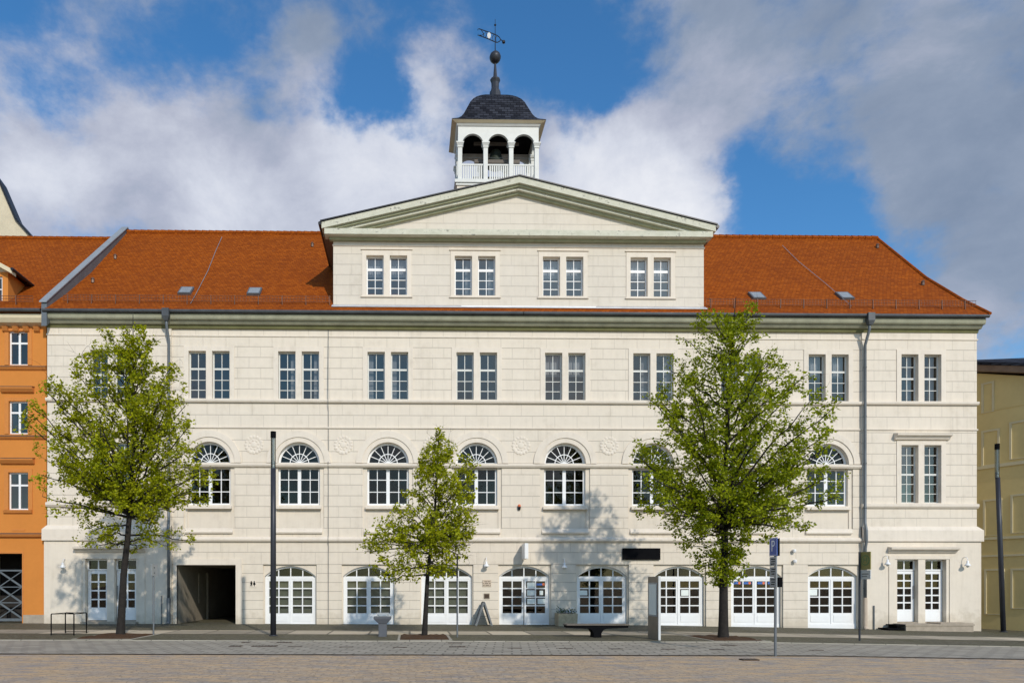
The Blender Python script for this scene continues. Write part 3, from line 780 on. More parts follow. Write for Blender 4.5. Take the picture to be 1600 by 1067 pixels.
# --- remaining walls (sides, back) so the house is closed
w = MB()
w.quad((BX0, 0, -.8), (BX0, 12.8, -.8), (BX0, 12.8, 13.95), (BX0, 0, 13.95)); w.quad((BX1, .3, -.8), (BX1, 12.8, -.8), (BX1, 12.8, 13.95), (BX1, .3, 13.95))
w.quad((BX0, 12.8, -.8), (BX1, 12.8, -.8), (BX1, 12.8, 13.95), (BX0, 12.8, 13.95))
w.build('wall', M['plaster'], bld)
# rooms behind the glass
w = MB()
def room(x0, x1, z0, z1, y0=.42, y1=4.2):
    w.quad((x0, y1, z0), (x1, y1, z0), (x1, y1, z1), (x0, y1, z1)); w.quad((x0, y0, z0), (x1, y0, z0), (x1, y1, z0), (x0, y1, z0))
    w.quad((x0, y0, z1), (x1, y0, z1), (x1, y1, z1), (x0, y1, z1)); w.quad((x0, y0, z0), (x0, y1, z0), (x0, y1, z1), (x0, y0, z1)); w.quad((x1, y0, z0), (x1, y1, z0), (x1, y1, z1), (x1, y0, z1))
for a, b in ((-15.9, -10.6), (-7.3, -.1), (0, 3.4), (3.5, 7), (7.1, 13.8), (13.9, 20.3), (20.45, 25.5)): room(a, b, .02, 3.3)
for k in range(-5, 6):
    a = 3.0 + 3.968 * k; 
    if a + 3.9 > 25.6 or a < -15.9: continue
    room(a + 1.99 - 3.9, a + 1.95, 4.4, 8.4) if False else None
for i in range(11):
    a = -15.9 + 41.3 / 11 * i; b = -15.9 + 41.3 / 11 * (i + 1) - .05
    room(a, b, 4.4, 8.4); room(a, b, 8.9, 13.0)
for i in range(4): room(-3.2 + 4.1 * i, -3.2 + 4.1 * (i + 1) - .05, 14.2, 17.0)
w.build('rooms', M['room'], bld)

# --- attic storey and pediment
AX0, AX1 = -3.40, 13.22
att = [-1.02 + 3.945 * k for k in range(4)]
w = MB(); wall_sheet(w, AX0, AX1, 14.0, 16.90, [(x - 1.10, x + 1.10, 14.62, 16.66) for x in att], 0, .02)
w.quad((AX0, 0, 14.0), (AX0, 5.2, 14.0), (AX0, 5.2, 17.5), (AX0, 0, 17.5)); w.quad((AX1, 0, 14.0), (AX1, 5.2, 14.0), (AX1, 5.2, 17.5), (AX1, 0, 17.5))
w.build('wall', M['wall_a'], bld)
w = MB(); w.pyz([(.02, 16.84), (-.03, 16.85), (-.05, 16.87), (-.05, 16.91), (.02, 16.93)], AX0 - .03, AX1 + .03)
w.quad((AX0, -.004, 16.9), (AX1, -.004, 16.9), (AX1, -.004, 17.3), (AX0, -.004, 17.3)); w.build('attic_frieze', M['trim'], bld)
for i, x in enumerate(att):
    pair_surround(x, 14.69, 16.45, 0, 16.66, hw=1.10, lo=14.62)
    pair_window(x, 14.69, 16.45, .17, [.21, .42, (.68,)], 'glass_a', fm='white', tw=.11, curtain=[2, 1, 2, 2][i])
    w = MB(); w.box(x - 1.15, x + 1.15, -.07, .02, 14.585, 14.632); w.build('window_sill', M['trim'], bld)
    w = MB(); w.box(x - 1.15, x + 1.15, -.06, .02, 16.70, 16.735); w.build('window_hood', M['trim'], bld)
w = MB(); w.pyz([(.02, 13.98), (-.30, 14.05), (-.30, 14.07), (-.03, 14.24), (.02, 14.24)], AX0 - .05, AX1 + .05); w.build('lead_flashing', M['lead'], bld)
w = MB(); w.box(2.3, 8.3, -.20, -.17, 14.10, 14.17); w.build('flashing_strip', M['white'], bld)
# pediment
APX, APZ, TX0, TX1, TZ = 4.84, 19.74, -3.86, 13.55, 17.66
w = MB()
w.quad((AX0, 0, 17.40), (AX1, 0, 17.40), (APX, 0, 19.55)); w.build('tympanum', wall_mat('render_tympanum', 17.44, .46, 1.5, base=(.66, .595, .50), joint=.45), bld)
def rake(o0, o1, y0, ext):
    """raking cornice layer between two vertical offsets below the roof edge"""
    w_ = []
    a0, a1 = TX0 + ext, TX1 - ext
    def zr(x): return TZ + (APZ - TZ) * ((x - TX0) / (APX - TX0) if x < APX else (TX1 - x) / (TX1 - APX))
    top = [(a0, zr(a0) - o0), (APX, APZ - o0), (a1, zr(a1) - o0)]; bot = [(a1, zr(a1) - o1), (APX, APZ - o1), (a0, zr(a0) - o1)]
    return [(top[0], top[1], bot[1], bot[2]), (top[1], top[2], bot[0], bot[1])]
w = MB()
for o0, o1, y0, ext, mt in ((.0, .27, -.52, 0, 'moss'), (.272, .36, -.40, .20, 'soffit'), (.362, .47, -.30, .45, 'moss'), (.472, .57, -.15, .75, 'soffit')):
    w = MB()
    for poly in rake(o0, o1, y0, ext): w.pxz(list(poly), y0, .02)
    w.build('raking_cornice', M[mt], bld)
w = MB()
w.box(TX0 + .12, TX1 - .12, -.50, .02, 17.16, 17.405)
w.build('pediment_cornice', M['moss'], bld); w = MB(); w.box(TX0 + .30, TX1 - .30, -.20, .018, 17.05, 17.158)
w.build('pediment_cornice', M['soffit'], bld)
w = MB()
for sgn, tx in ((-1, TX0), (1, TX1)):
    e = tx + .06 * (1 if sgn > 0 else -1)
    w.prism([(e, -.58, TZ + .01), (e, -.58, TZ + .06), (APX, -.58, APZ + .06), (APX, -.58, APZ + .01)], [(e, 5.2, TZ + .01), (e, 5.2, TZ + .06), (APX, 8.0, APZ + .06), (APX, 8.0, APZ + .01)])
w.build('attic_roof', M['dark_metal'], bld)
for sgn, tx, ax in ((-1, TX0, AX0), (1, TX1, AX1)):
    w = MB(); a, b = sorted((tx, ax)); w.box(a, b, .02, 5.0, 17.30, 17.37); w.build('eaves_boards', M['brownwood'], bld)
w = MB()
for tx in (TX0 - .07, TX1 + .07): w.tube([(tx, -.55, 17.60), (tx, 4.3, 17.60)], .08, 8)
w.build('attic_gutter', M['dark_metal'], bld)

# --- windows of ground and first storey
def sgn_arc_frame(fr, x, hw, top, rise, y, d, fw):
    o = arc_pts(x - hw, x + hw, top, rise, 20); i_ = arc_pts(x - hw + fw, x + hw - fw, top, rise - fw, 20)
    for k in range(20): fr.prism([(o[k][0], y, o[k][1]), (o[k + 1][0], y, o[k + 1][1]), (i_[k + 1][0], y, i_[k + 1][1]), (i_[k][0], y, i_[k][1])],
                                 [(o[k][0], y + d, o[k][1]), (o[k + 1][0], y + d, o[k + 1][1]), (i_[k + 1][0], y + d, i_[k + 1][1]), (i_[k][0], y + d, i_[k][1])])
def ground_window(i, x):
    y = .22; hw = 1.135; spring = 2.16; rise = .46; g0 = gz(x) - .02; door = (i == 3)
    fr = MB(); pn = MB()
    base = max(g0, -.02) if not door else g0
    zp = .47
    sgn_arc_frame(fr, x, hw, spring, rise, y, .08, .085)
    for s_ in (-1, 1): fr.box(min(x + s_ * hw, x + s_ * (hw - .10)), max(x + s_ * hw, x + s_ * (hw - .10)), y, y + .08, base - .4, spring)
    fr.box(x - hw + .10, x + hw - .10, y + .002, y + .078, 2.02, 2.16)          # transom
    for dx in (-.54, 0, .54): fr.box(x + dx - .022, x + dx + .022, y + .01, y + .07, 2.16, 2.16 + (.40 if dx == 0 else .27))
    leafs = []
    for s_ in (-1, 1):
        a, b = (x - hw + .10, x - .02) if s_ < 0 else (x + .02, x + hw - .10)
        zs = [.47 + .385 * k for k in range(1, 4)]
        lf = MB() if door else fr
        yy = y + (.01 if not door else .012)
        lattice(lf, a, b, zp - .04, 2.02, yy, [(a + b) / 2], [.455 + .3875 * k for k in range(1, 4)], .075, .05, .06)
        lf.box(a, b, yy + .004, yy + .056, base + .02, zp - .04)                 # bottom board with raised panel
        lf.box(a + .10, b - .10, yy - .012, yy + .004, base + .12, zp - .07)
        pn.quad((a + .03, yy + .03, zp - .02), (b - .03, yy + .03, zp - .02), (b - .03, yy + .03, 2.0), (a + .03, yy + .03, 2.0))
        if door: leafs.append(lf)
    if not door: fr.box(x - .02, x + .02, y - .008, y + .07, base, 2.02)
    fr.box(x - hw, x + hw, y - .02, y + .08, base - .4, base + .02)
    ap = arc_pts(x - hw + .03, x + hw - .03, spring, rise - .03, 20)
    pn.add([(p[0], y + .04, p[1]) for p in ap], [tuple(range(21))])
    f = fr.build('entrance_frame' if door else 'window', M['white'], bld)
    pn.build('pane', M['glass_g'], f)
    if door:
        for lf in leafs: lf.build('door', M['white'], bld)
        hd = MB(); hd.tube([(x - .06, y - .06, 1.0), (x - .06, y - .06, 1.45)], .014, 6); hd.tube([(x - .06, y + .02, 1.05), (x - .06, y - .06, 1.05)], .01, 6); hd.tube([(x - .06, y + .02, 1.4), (x - .06, y - .06, 1.4)], .01, 6)
        hd.tube([(x - .06, y - .04, .72), (x - .06, y - .04, .78)], .02, 6)
        hd.build('handle', M['steel'], f)
    return f, y
random.seed(4)
gw = {}
for i, x in enumerate(gnd):
    f, y = ground_window(i, x); gw[i] = f
    if i in (0, 1, 2):            # slatted blinds
        b_ = MB(); cols = [(-1.03, -.03), (.03, 1.03)]
        for ci, (a, c) in enumerate(cols):
            lo = .5
            z = 2.0
            while z > lo:
                b_.prism([(x + a, y + .16, z), (x + c, y + .16, z), (x + c, y + .2, z - .045), (x + a, y + .2, z - .045)], [(x + a, y + .162, z + .002), (x + c, y + .162, z + .002), (x + c, y + .202, z - .043), (x + a, y + .202, z - .043)])
                z -= .05
        b_.build('blind', M['blind'], f)
# notices and stickers on the glass
def note(i, cx, cz, w_, h_, mat, name='notice', proud=0.0):
    n = MB(); x = gnd[i]; n.box(x + cx - w_ / 2, x + cx + w_ / 2, .245 - proud, .249 - proud, cz - h_ / 2, cz + h_ / 2)
    o = n.build(name, M[mat], gw[i]); return o
COLX = [-.79, -.32, .32, .79]; ROWZ = [1.80, 1.42, 1.035, .65]
for cx, cz in ((COLX[2], ROWZ[0] - .03), (COLX[2], ROWZ[1]), (COLX[2], ROWZ[2]), (COLX[3], ROWZ[2])): note(3, cx, cz, .34, .24, 'paper')
note(3, COLX[3], ROWZ[1], .16, .2, 'paper'); note(3, COLX[3] - .05, ROWZ[0] + .0, .34, .09, 'bluestrip', 'sticker'); 
note(4, COLX[0] - .0, ROWZ[1], .34, .22, 'paper'); note(5, COLX[2], ROWZ[1], .34, .26, 'paper'); note(7, COLX[0], ROWZ[1] + .02, .34, .28, 'paper')
for c in range(4): note(6, COLX[c], ROWZ[0] + .06, .36, .10, 'bluestrip', 'sticker')
def dot(i, cx, cz, r):
    n = MB(); n.lathe([(r, 0), (r, .004)], n=14); x = gnd[i]; n.v = [(x + cx + a, .243 - c, cz + b) for a, b, c in n.v]; n.build('sticker', M['redstick'], gw[i])
dot(3, COLX[3] + .10, ROWZ[0] + .0, .065)
for c in range(3): dot(6, COLX[c] + .10, ROWZ[0] + .06, .06)

for x in bay:
    y = .20; fr = MB(); pn = MB()
    lattice(fr, x - .93, x + .93, 5.33, 7.02, y, [(x, .15)] + [x - .48, x + .48], [5.33 + .085 + .52, 5.33 + .085 + 1.06], .085, .035, .07)
    fr.ring(x, 7.2, .84, .93, y, y + .07, n=30); fr.box(x - .93, x + .93, y + .003, y + .067, 7.2, 7.25)
    fr.ring(x, 7.22, .40, .435, y + .006, y + .06, n=24); fr.ring(x, 7.2, .005, .11, y - .005, y + .06, n=12)
    for k in range(1, 8):
        a = R(22.5 * k); fr.bar((x + .10 * math.cos(a), 7.22 + .10 * math.sin(a)), (x + .86 * math.cos(a), 7.22 + .84 * math.sin(a)), .028, y + .01, y + .055)
    pn.quad((x - .9, y + .035, 5.36), (x + .9, y + .035, 5.36), (x + .9, y + .035, 7.0), (x - .9, y + .035, 7.0))
    pn.add([(x + .9 * math.cos(R(180 * k / 24)), y + .035, 7.21 + .9 * math.sin(R(180 * k / 24))) for k in range(25)], [tuple(range(25))])
    f = fr.build('window', M['white'], bld); pn.build('pane', M['glass_1'], f)
    # flat lintel bar behind the string course
    w = MB(); w.box(x - .93, x + .93, .12, .19, 7.0 - .06, 7.02); w.build('lintel', M['trim'], f)

# --- pairs of glazed doors in the end bays
def side_doors(cx, n_rows, gap_top, sill):
    for s_ in (-1, 1):
        a, b = (cx - 1.12, cx - .16) if s_ < 0 else (cx + .16, cx + 1.12)
        y = .12; fr = MB(); pn = MB()
        lattice(fr, a, b, 2.42, 2.92, y, [(a + b) / 2], [], .06, .05, .06)
        d = MB(); lattice(d, a + .02, b - .02, sill + .42, 2.40, y + .005, [(a + b) / 2], [sill + .42 + .1 + (2.40 - sill - .62) * k / n_rows for k in range(1, n_rows)], .13, .06, .06)
        d.box(a + .02, b - .02, y + .008, y + .06, sill, sill + .42); d.box(a + .14, b - .14, y - .004, y + .008, sill + .08, sill + .38)
        pn.quad((a + .03, y + .035, sill + .45), (b - .03, y + .035, sill + .45), (b - .03, y + .035, 2.88), (a + .03, y + .035, 2.88))
        o = d.build('door', M['white'], bld); pn.build('pane', M['glass_g'], o); fr.build('fanlight', M['white'], o)
        hx = b - .07 if s_ < 0 else a + .07
        h_ = MB(); h_.tube([(hx, y - .05, 1.15), (hx, y - .05, 1.75)], .014, 6); h_.tube([(hx, y + .03, 1.2), (hx, y - .05, 1.2)], .01, 6); h_.tube([(hx, y + .03, 1.7), (hx, y - .05, 1.7)], .01, 6); h_.build('handle', M['steel'], o)
        s = MB(); s.box(a, b, -.1, .4, -.7, sill - .01); s.build('threshold', M['stone'], bld)
side_doors(-13.2, 4, .1, .22)
side_doors(23.05, 5, .1, .12)
w = MB(); w.box(-14.4, -12.0, -.42, -.12, -.3, .16); w.build('doorstep', M['stone'], bld)
w = MB(); w.box(21.75, 24.75, -.95, -.121, -.7, -.02); w.box(21.72, 24.78, -.98, -.122, -.022 + .003, .055)
w.box(23.3, 24.76, -.93, -.13, .056, .10)
w.build('doorstep', M['stone'], bld)
w = MB()
for k, (xa, zz) in enumerate(((21.0, -.13), (21.35, .03))):
    w.box(xa, 21.715, -.92, -.2, zz - .05, zz)
    w.box(xa + .05, xa + .09, -.9, -.3, zz - .25, zz - .051)
w.build('metal_steps', M['black'], bld)

# --- downpipes
def downpipe(x, g):
    w = MB()
    w.tube([(x, -.52, 13.6), (x, -.50, 13.1), (x, -.20, 12.5), (x, -.20, 4.55), (x, -.30, 4.2), (x, -.30, 3.75), (x, -.22, 3.4), (x, -.22, 1.2)], .062, 10)
    for z in (11.5, 9.3, 7.2, 5.2, 3.2, 1.6): w.tube([(x, -.20, z), (x, -.20, z + .05)], .072, 10)
    p = w.build('downpipe', M['zinc'], bld, True)
    hp = MB(); hp.prism([(x - .08, -.62, 13.28), (x + .08, -.62, 13.28), (x + .08, -.46, 13.28), (x - .08, -.46, 13.28)], [(x - .15, -.68, 13.46), (x + .15, -.68, 13.46), (x + .15, -.452, 13.46), (x - .15, -.452, 13.46)]); hp.box(x - .15, x + .15, -.68, -.452, 13.462, 13.80); hp.build('hopper', M['gutter'], p)
    q = MB(); q.tube([(x, -.22, 1.195), (x, -.22, g + .12), (x, -.34, g - .02)], .085, 10); q.build('standpipe', M['steel'] if x < 0 else M['stoneplate'], p)
downpipe(-10.62, gz(-10.6)); downpipe(20.42, gz(20.4))
w = MB()
for x, z1, z0 in ((-3.62, 13.2, -.3),): w.tube([(x, -.03, z1), (x, -.14, 10.1), (x, -.15, 9.8), (x, -.03, 9.5), (x, -.03, 7.3), (x, -.14, 7.15), (x, -.03, 6.9), (x, -.03, 4.0), (x, -.15, 3.8), (x, -.03, 3.5), (x, -.03, z0)], .013, 4)
w.build('lightning_conductor', M['zinc'], bld)
for x, r, z in ((-10.95, .022, 1.3), (20.85, .03, .85)):
    w = MB(); w.tube([(x, -.16, -.5), (x, -.16, z)], r, 6); w.build('earthing_pipe', M['zinc'], bld)

# --- bell tower
TY0, TY1 = 5.2, 7.6; TXA, TXB = 2.52, 6.72; TCX, TCY = (TXA + TXB) / 2, (TY0 + TY1) / 2
w = MB(); w.box(TXA - .06, TXB + .06, TY0 - .02, TY1 + .02, 18.0, 22.62); tw = w.build('bell_tower', M['trim'], bld)
w = MB(); w.box(TXA - .18, TXB + .18, TY0 - .14, TY1 + .14, 22.62, 22.78); w.box(TXA - .12, TXB + .12, TY0 - .08, TY1 + .08, 22.50, 22.618); w.build('base_cornice', M['frame'], tw)
colsx = [TXA + .10 + (TXB - TXA - .2) * k / 3 for k in range(4)]
def colm(x, y):
    w = MB(); w.box(x - .11, x + .11, y - .11, y + .11, 22.78, 24.50); w.box(x - .14, x + .14, y - .14, y + .14, 24.50, 24.56)
    w.prism([(x - .12, y - .12, 24.56), (x + .12, y - .12, 24.56), (x + .12, y + .12, 24.56), (x - .12, y + .12, 24.56)], [(x - .19, y - .19, 24.70), (x + .19, y - .19, 24.70), (x + .19, y + .19, 24.70), (x - .19, y + .19, 24.70)])
    w.box(x - .20, x + .20, y - .20, y + .20, 24.70, 24.76); return w.build('column', M['frame'], tw)
for x in colsx: colm(x, TY0 + .10); colm(x, TY1 - .10)
for x in (colsx[0], colsx[3]): colm(x, TCY)
# arcaded upper walls
def arcade(pts, z0, z1, n, fixed, axis):
    w = MB(); a, b = pts; st = (b - a) / n
    for t, sgn in ((0, 1), (.16, 1)):
        q = MB(); wall_sheet(q, a - .1, b + .1, z0, z1, [(a + st * k + .13, a + st * (k + 1) - .13, z0, z0 + .46, 1, .42) for k in range(n)], 0, .16 if t == 0 else .001)
        for (x, y, z) in [None] if False else []: pass
        if axis == 'x': vs = [(x, fixed + y + t, z) for x, y, z in q.v]
        else: vs = [(fixed + y + t, x, z) for x, y, z in q.v]
        w.add(vs, q.f)
    return w
for yy in (TY0 + .02, TY1 - .18): arcade((colsx[0], colsx[3]), 24.76, 25.72, 3, yy, 'x').build('arcade', M['frame'], tw)
for xx in (TXA + .02, TXB - .18): arcade((TY0 + .13, TY1 - .13), 24.76, 25.72, 2, xx, 'y').build('arcade', M['frame'], tw)
w = MB(); w.box(TXA + .1, TXB - .1, TY0 + .1, TY1 - .1, 25.50, 25.56); w.build('ceiling', M['black'], tw)
w = MB(); w.box(TXA + .15, TXB - .15, TY0 + .15, TY1 - .15, 22.785, 22.82); w.build('floor', M['belly'], tw)
# balustrade
w = MB()
for yy in (TY0 + .06, TY1 - .12):
    w.box(TXA + .2, TXB - .2, yy, yy + .06, 23.60, 23.68); w.box(TXA + .2, TXB - .2, yy, yy + .06, 22.84, 22.90)
    x = TXA + .26
    while x < TXB - .2:
        if min(abs(x - c) for c in colsx) > .12: w.box(x, x + .075, yy + .015, yy + .045, 22.90, 23.60)
        x += .115
for xx in (TXA + .06, TXB - .12):
    w.box(xx, xx + .06, TY0 + .2, TY1 - .2, 23.60, 23.68); y = TY0 + .3
    while y < TY1 - .3: w.box(xx + .015, xx + .045, y, y + .075, 22.84, 23.60); y += .115
w.build('balustrade', M['frame'], tw)
# bell and its frame
w = MB(); w.lathe([(.50, 0), (.48, .06), (.39, .24), (.32, .54), (.28, .72), (.20, .84), (.04, .88)], (TCX, TCY, 24.22), 20)
w.build('bell', M['bellbronze'], tw, True)
w = MB(); w.box(TXA + .9, TXB - .9, TY0 + .55, TY0 + .70, 24.02, 24.20); w.box(TXA + .9, TXB - .9, TY1 - .7, TY1 - .55, 23.75, 23.95); w.box(TCX - .62, TCX - .50, TY0 + .5, TY0 + .62, 22.8, 25.6); w.box(TXA + .9, TXB - .9, TY0 + .9, TY0 + 1.0, 25.2, 25.34)
w.build('bell_frame', M['timber'], tw)
w = MB()
for k in range(3):
    a, b = colsx[k], colsx[k + 1]; w.tube([(a + (b - a) * t / 6, TY0 + .3, 24.18 - .05 * math.sin(math.pi * t / 6)) for t in range(7)], .012, 4)
w.build('cable', M['steel'], tw)
# eaves with sloping soffit, then the bell shaped slate dome
EX0, EX1, EY0, EY1 = 2.18, 7.06, TY0 - .24, TY1 + .20
w = MB()
w.prism([(TXA - .02, TY0 - .02, 25.60), (TXB + .02, TY0 - .02, 25.60), (TXB + .02, TY1 + .02, 25.60), (TXA - .02, TY1 + .02, 25.60)], [(TXA - .10, TY0 - .10, 25.70), (TXB + .10, TY0 - .10, 25.70), (TXB + .10, TY1 + .10, 25.70), (TXA - .10, TY1 + .10, 25.70)])
w.build('frieze', M['frame'], tw); w = MB()
w.prism([(TXA - .12, TY0 - .12, 25.702), (TXB + .12, TY0 - .12, 25.702), (TXB + .12, TY1 + .12, 25.702), (TXA - .12, TY1 + .12, 25.702)], [(EX0, EY0, 25.80), (EX1, EY0, 25.80), (EX1, EY1, 25.80), (EX0, EY1, 25.80)])
w.build('eaves', M['beige'], tw)
w = MB(); prof = [(1.0, 25.803), (1.0, 25.84), (.95, 25.90), (.90, 25.955), (.85, 26.02), (.79, 26.15), (.735, 26.35), (.69, 26.58), (.635, 26.86), (.585, 27.12), (.52, 27.34), (.435, 27.54), (.34, 27.70), (.24, 27.83), (.14, 27.91), (.06, 27.93)]
rings = []
cxm, cym, hx, hy = (EX0 + EX1) / 2, (EY0 + EY1) / 2, (EX1 - EX0) / 2, (EY1 - EY0) / 2
for s_, z in prof: rings.append([(cxm + sx * hx * s_, cym + sy * hy * s_, z) for sx, sy in ((-1, -1), (1, -1), (1, 1), (-1, 1))])
o0 = len(w.v)
for rg in rings: w.v += rg
for i in range(len(rings) - 1):
    for k in range(4): w.f.append((i * 4 + k, i * 4 + (k + 1) % 4, (i + 1) * 4 + (k + 1) % 4, (i + 1) * 4 + k))
w.f.append((0, 1, 2, 3)); w.f.append(tuple(range(len(w.v) - 4, len(w.v))))
w.build('dome_roof', M['slate'], tw)
SX, SY = cxm - .03, cym
w = MB(); w.lathe([(.31, 27.85), (.29, 28.20), (.24, 28.24), (.20, 28.42), (.21, 28.66), (.27, 28.80), (.27, 28.86), (.13, 28.94), (.10, 29.08), (.07, 29.45), (.045, 29.76)], (SX, SY, 0), 8); w.build('finial', M['anthra'], tw)
w = MB(); w.lathe([(.03, 29.74), (.16, 29.79), (.26, 29.89), (.305, 30.02), (.305, 30.08), (.26, 30.21), (.16, 30.31), (.03, 30.36)], (SX, SY, 0), 20); w.build('ball', M['anthra'], tw, True)
w = MB(); w.tube([(SX, SY, 30.3), (SX, SY, 32.1)], [.03, .012], 6); w.lathe([(.01, 0), (.06, .05), (.06, .08), (.01, .13)], (SX, SY, 31.72), 8); w.build('spire_rod', M['dark_metal'], tw)
# scrolled weather vane, tilted as it swings
w = MB()
def vp(a, b): return (SX + a, SY - .10 * a, 31.20 + b)
def vane(pts, r=.018): w.tube([vp(*p) for p in pts], r, 5)
vane([(-.86, .44), (-.28, .20), (.05, .05), (.20, -.06), (.30, -.22), (.43, -.33)], .024); vane([(-.86, .08), (-.40, -.12), (-.05, -.30), (.10, -.36), (.24, -.30), (.30, -.22)], .024)
vane([(-.86, .44), (-.93, .42), (-.92, .36)]); vane([(-.86, .08), (-.93, .10), (-.90, .16)]); vane([(-.76, .40), (-.62, .16), (-.60, -.02)]); vane([(-.52, .30), (-.45, .1), (-.52, -.06)])
vane([(-.06, .10), (-.16, -.06), (-.10, -.27)]); vane([(.10, .02), (.02, -.12), (.06, -.34)]); vane([(-.84, .1), (-.7, .08), (-.58, .18)])
w.lathe([(.02, -.09), (.08, -.05), (.09, 0), (.08, .05), (.02, .09)], vp(.45, -.35), 10)
w.build('weather_vane', M['dark_metal'], tw)
w = MB(); w.lathe([(.12, 0), (.12, .02)], n=16); w.v = [vp(-.33 + a * .8, .02 + b * 1.35)[:1] + (SY + .03 - c - .02, vp(0, .02 + b * 1.35)[2]) for a, b, c in w.v]; w.build('vane_disc', M['curtain'], tw)

# ------------------------------------------------------------------ orange house on the left
oh = thing('orange_house', 'orange rendered house with red tiled roof left of the cream building', 'house', (-21, 6, 0))
OX0, OX1 = -27.0, -16.09; oy = .04
oxw = [-17.32 - 3.1 * k for k in range(3)]
OW = []
for x in oxw: OW += [(x - .42, x + .42, 11.5, 13.0), (x - .42, x + .42, 8.45, 9.9), (x - .44, x + .44, 5.1, 6.75)]
GATE = (-19.6, -17.15, -.5, 3.16)
w = MB(); wall_sheet(w, OX0, OX1, -.6, 13.9, OW + [GATE], oy, .25)
w.quad((OX1, oy, -.6), (OX1, .1, -.6), (OX1, .1, 13.9), (OX1, oy, 13.9)); w.build('wall', M['orange'], oh)
w = MB()
for h_ in OW: w.quad((h_[0] - .3, oy + 1.2, h_[2] - .3), (h_[1] + .3, oy + 1.2, h_[2] - .3), (h_[1] + .3, oy + 1.2, h_[3] + .3), (h_[0] - .3, oy + 1.2, h_[3] + .3))
w.build('rooms', M['room'], oh); w = MB(); w.box(GATE[0] - .2, GATE[1] + .2, 3.0, 3.1, -.5, 3.4)
w.quad((GATE[1], .29, -.5), (GATE[1], 3, -.5), (GATE[1], 3, 3.2), (GATE[1], .29, 3.2)); w.quad((GATE[0], .29, 3.16), (GATE[1], .29, 3.16), (GATE[1], 3, 3.16), (GATE[0], 3, 3.16))
w.build('gateway', M['room'], oh)
for h_ in OW:
    f = MB(); a, b, c, d = h_; zt = c + (d - c) * .66
    lattice(f, a, b, c, d, oy + .1, [((a + b) / 2, .09)], [(zt, .08)], .06, .05, .06); fo = f.build('window', M['white'], oh)
    p = MB(); p.quad((a, oy + .13, c), (b, oy + .13, c), (b, oy + .13, d), (a, oy + .13, d)); p.build('pane', M['glass_2'], fo)
    s = MB()
    for sg in (-1, 1): s.box((a if sg < 0 else b) - .09 + sg * .09, (a if sg < 0 else b) + .09 + sg * .09, oy - .03, oy, c, d + .16)
    s.box(a, b, oy - .028, oy, d, d + .16); s.build('window_surround', M['orange_trim'], fo)
    if d < 12:
        s = MB(); s.pyz([(oy, d + .36), (oy - .10, d + .38), (oy - .22, d + .52), (oy - .22, d + .58), (oy, d + .62)], a - .28, b + .28); s.build('window_hood', M['orange_trim'], fo)
        s = MB(); s.pyz([(oy, d + .622), (oy - .24, d + .585), (oy - .24, d + .605), (oy, d + .65)], a - .30, b + .30); s.build('hood_flashing', M['brownsill'], fo)
w = MB()
for z0, z1 in ((11.30, 11.44), (8.24, 8.37)): w.pyz([(oy, z0 - .06), (oy - .08, z0), (oy - .14, z1 - .05), (oy, z1)], OX0, OX1)
for x in oxw: w.pyz([(oy, 4.92), (oy - .08, 4.95), (oy - .13, 5.06), (oy, 5.1)], x - .62, x + .62); w.box(x - .28, x + .28, oy - .02, oy, 4.17, 4.24)
w.pyz([(oy, 3.86), (oy - .12, 3.9), (oy - .18, 4.0), (oy, 4.05)], OX0, OX1)
w.build('string_course', M['orange_trim'], oh)
w = MB()
for z1 in (11.44, 8.37, 4.05): w.pyz([(oy, z1 + .004), (oy - .15, z1 - .05), (oy - .15, z1 - .03), (oy, z1 + .03)], OX0, OX1)
w.build('sill_flashing', M['brownsill'], oh)
w = MB(); w.pyz([(oy, 13.20), (oy - .3, 13.28), (oy - .40, 13.45), (oy - .40, 13.62), (oy, 13.66)], OX0, OX1); w.build('cornice', M['beige'], oh)
w = MB(); x = OX0 + .3
while x < OX1 - .1: w.pyz([(oy, 12.92), (oy - .10, 12.98), (oy - .22, 13.15), (oy, 13.19)], x, x + .22); x += .46
w.build('cornice_brackets', M['orange_trim'], oh)
w = MB(); w.tube([(OX0, -.48, 13.74), (OX1, -.48, 13.74)], .08, 8); w.build('gutter', M['gutter'], oh)
w = MB(); ORP = [(-.52, 13.78), (.9, 14.85), (6.2, 20.05), (12.8, 13.86)]
for (y0, z0), (y1, z1) in zip(ORP[:-1], ORP[1:]): w.quad((OX0 - .2, y0, z0), (OX1 + (.115 * max(0, y0)), y0, z0), (OX1 + .115 * max(0, y1), y1, z1), (OX0 - .2, y1, z1))
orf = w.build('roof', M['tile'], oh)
w = MB(); x = OX0
while x < -15.8: w.tube([(x, 6.2, 20.06), (x + .38, 6.2, 20.06)], [.14, .12], 8); x += .38
w.build('ridge_tiles', M['tile'], orf)
snow_guard(OX0, -16.6, oh, -.12, 14.2)
w = MB()   # side walls closing the house
w.quad((OX0, oy, -.6), (OX0, 12.5, -.6), (OX0, 12.5, 13.9), (OX0, oy, 13.9)); w.build('wall', M['orange'], oh)
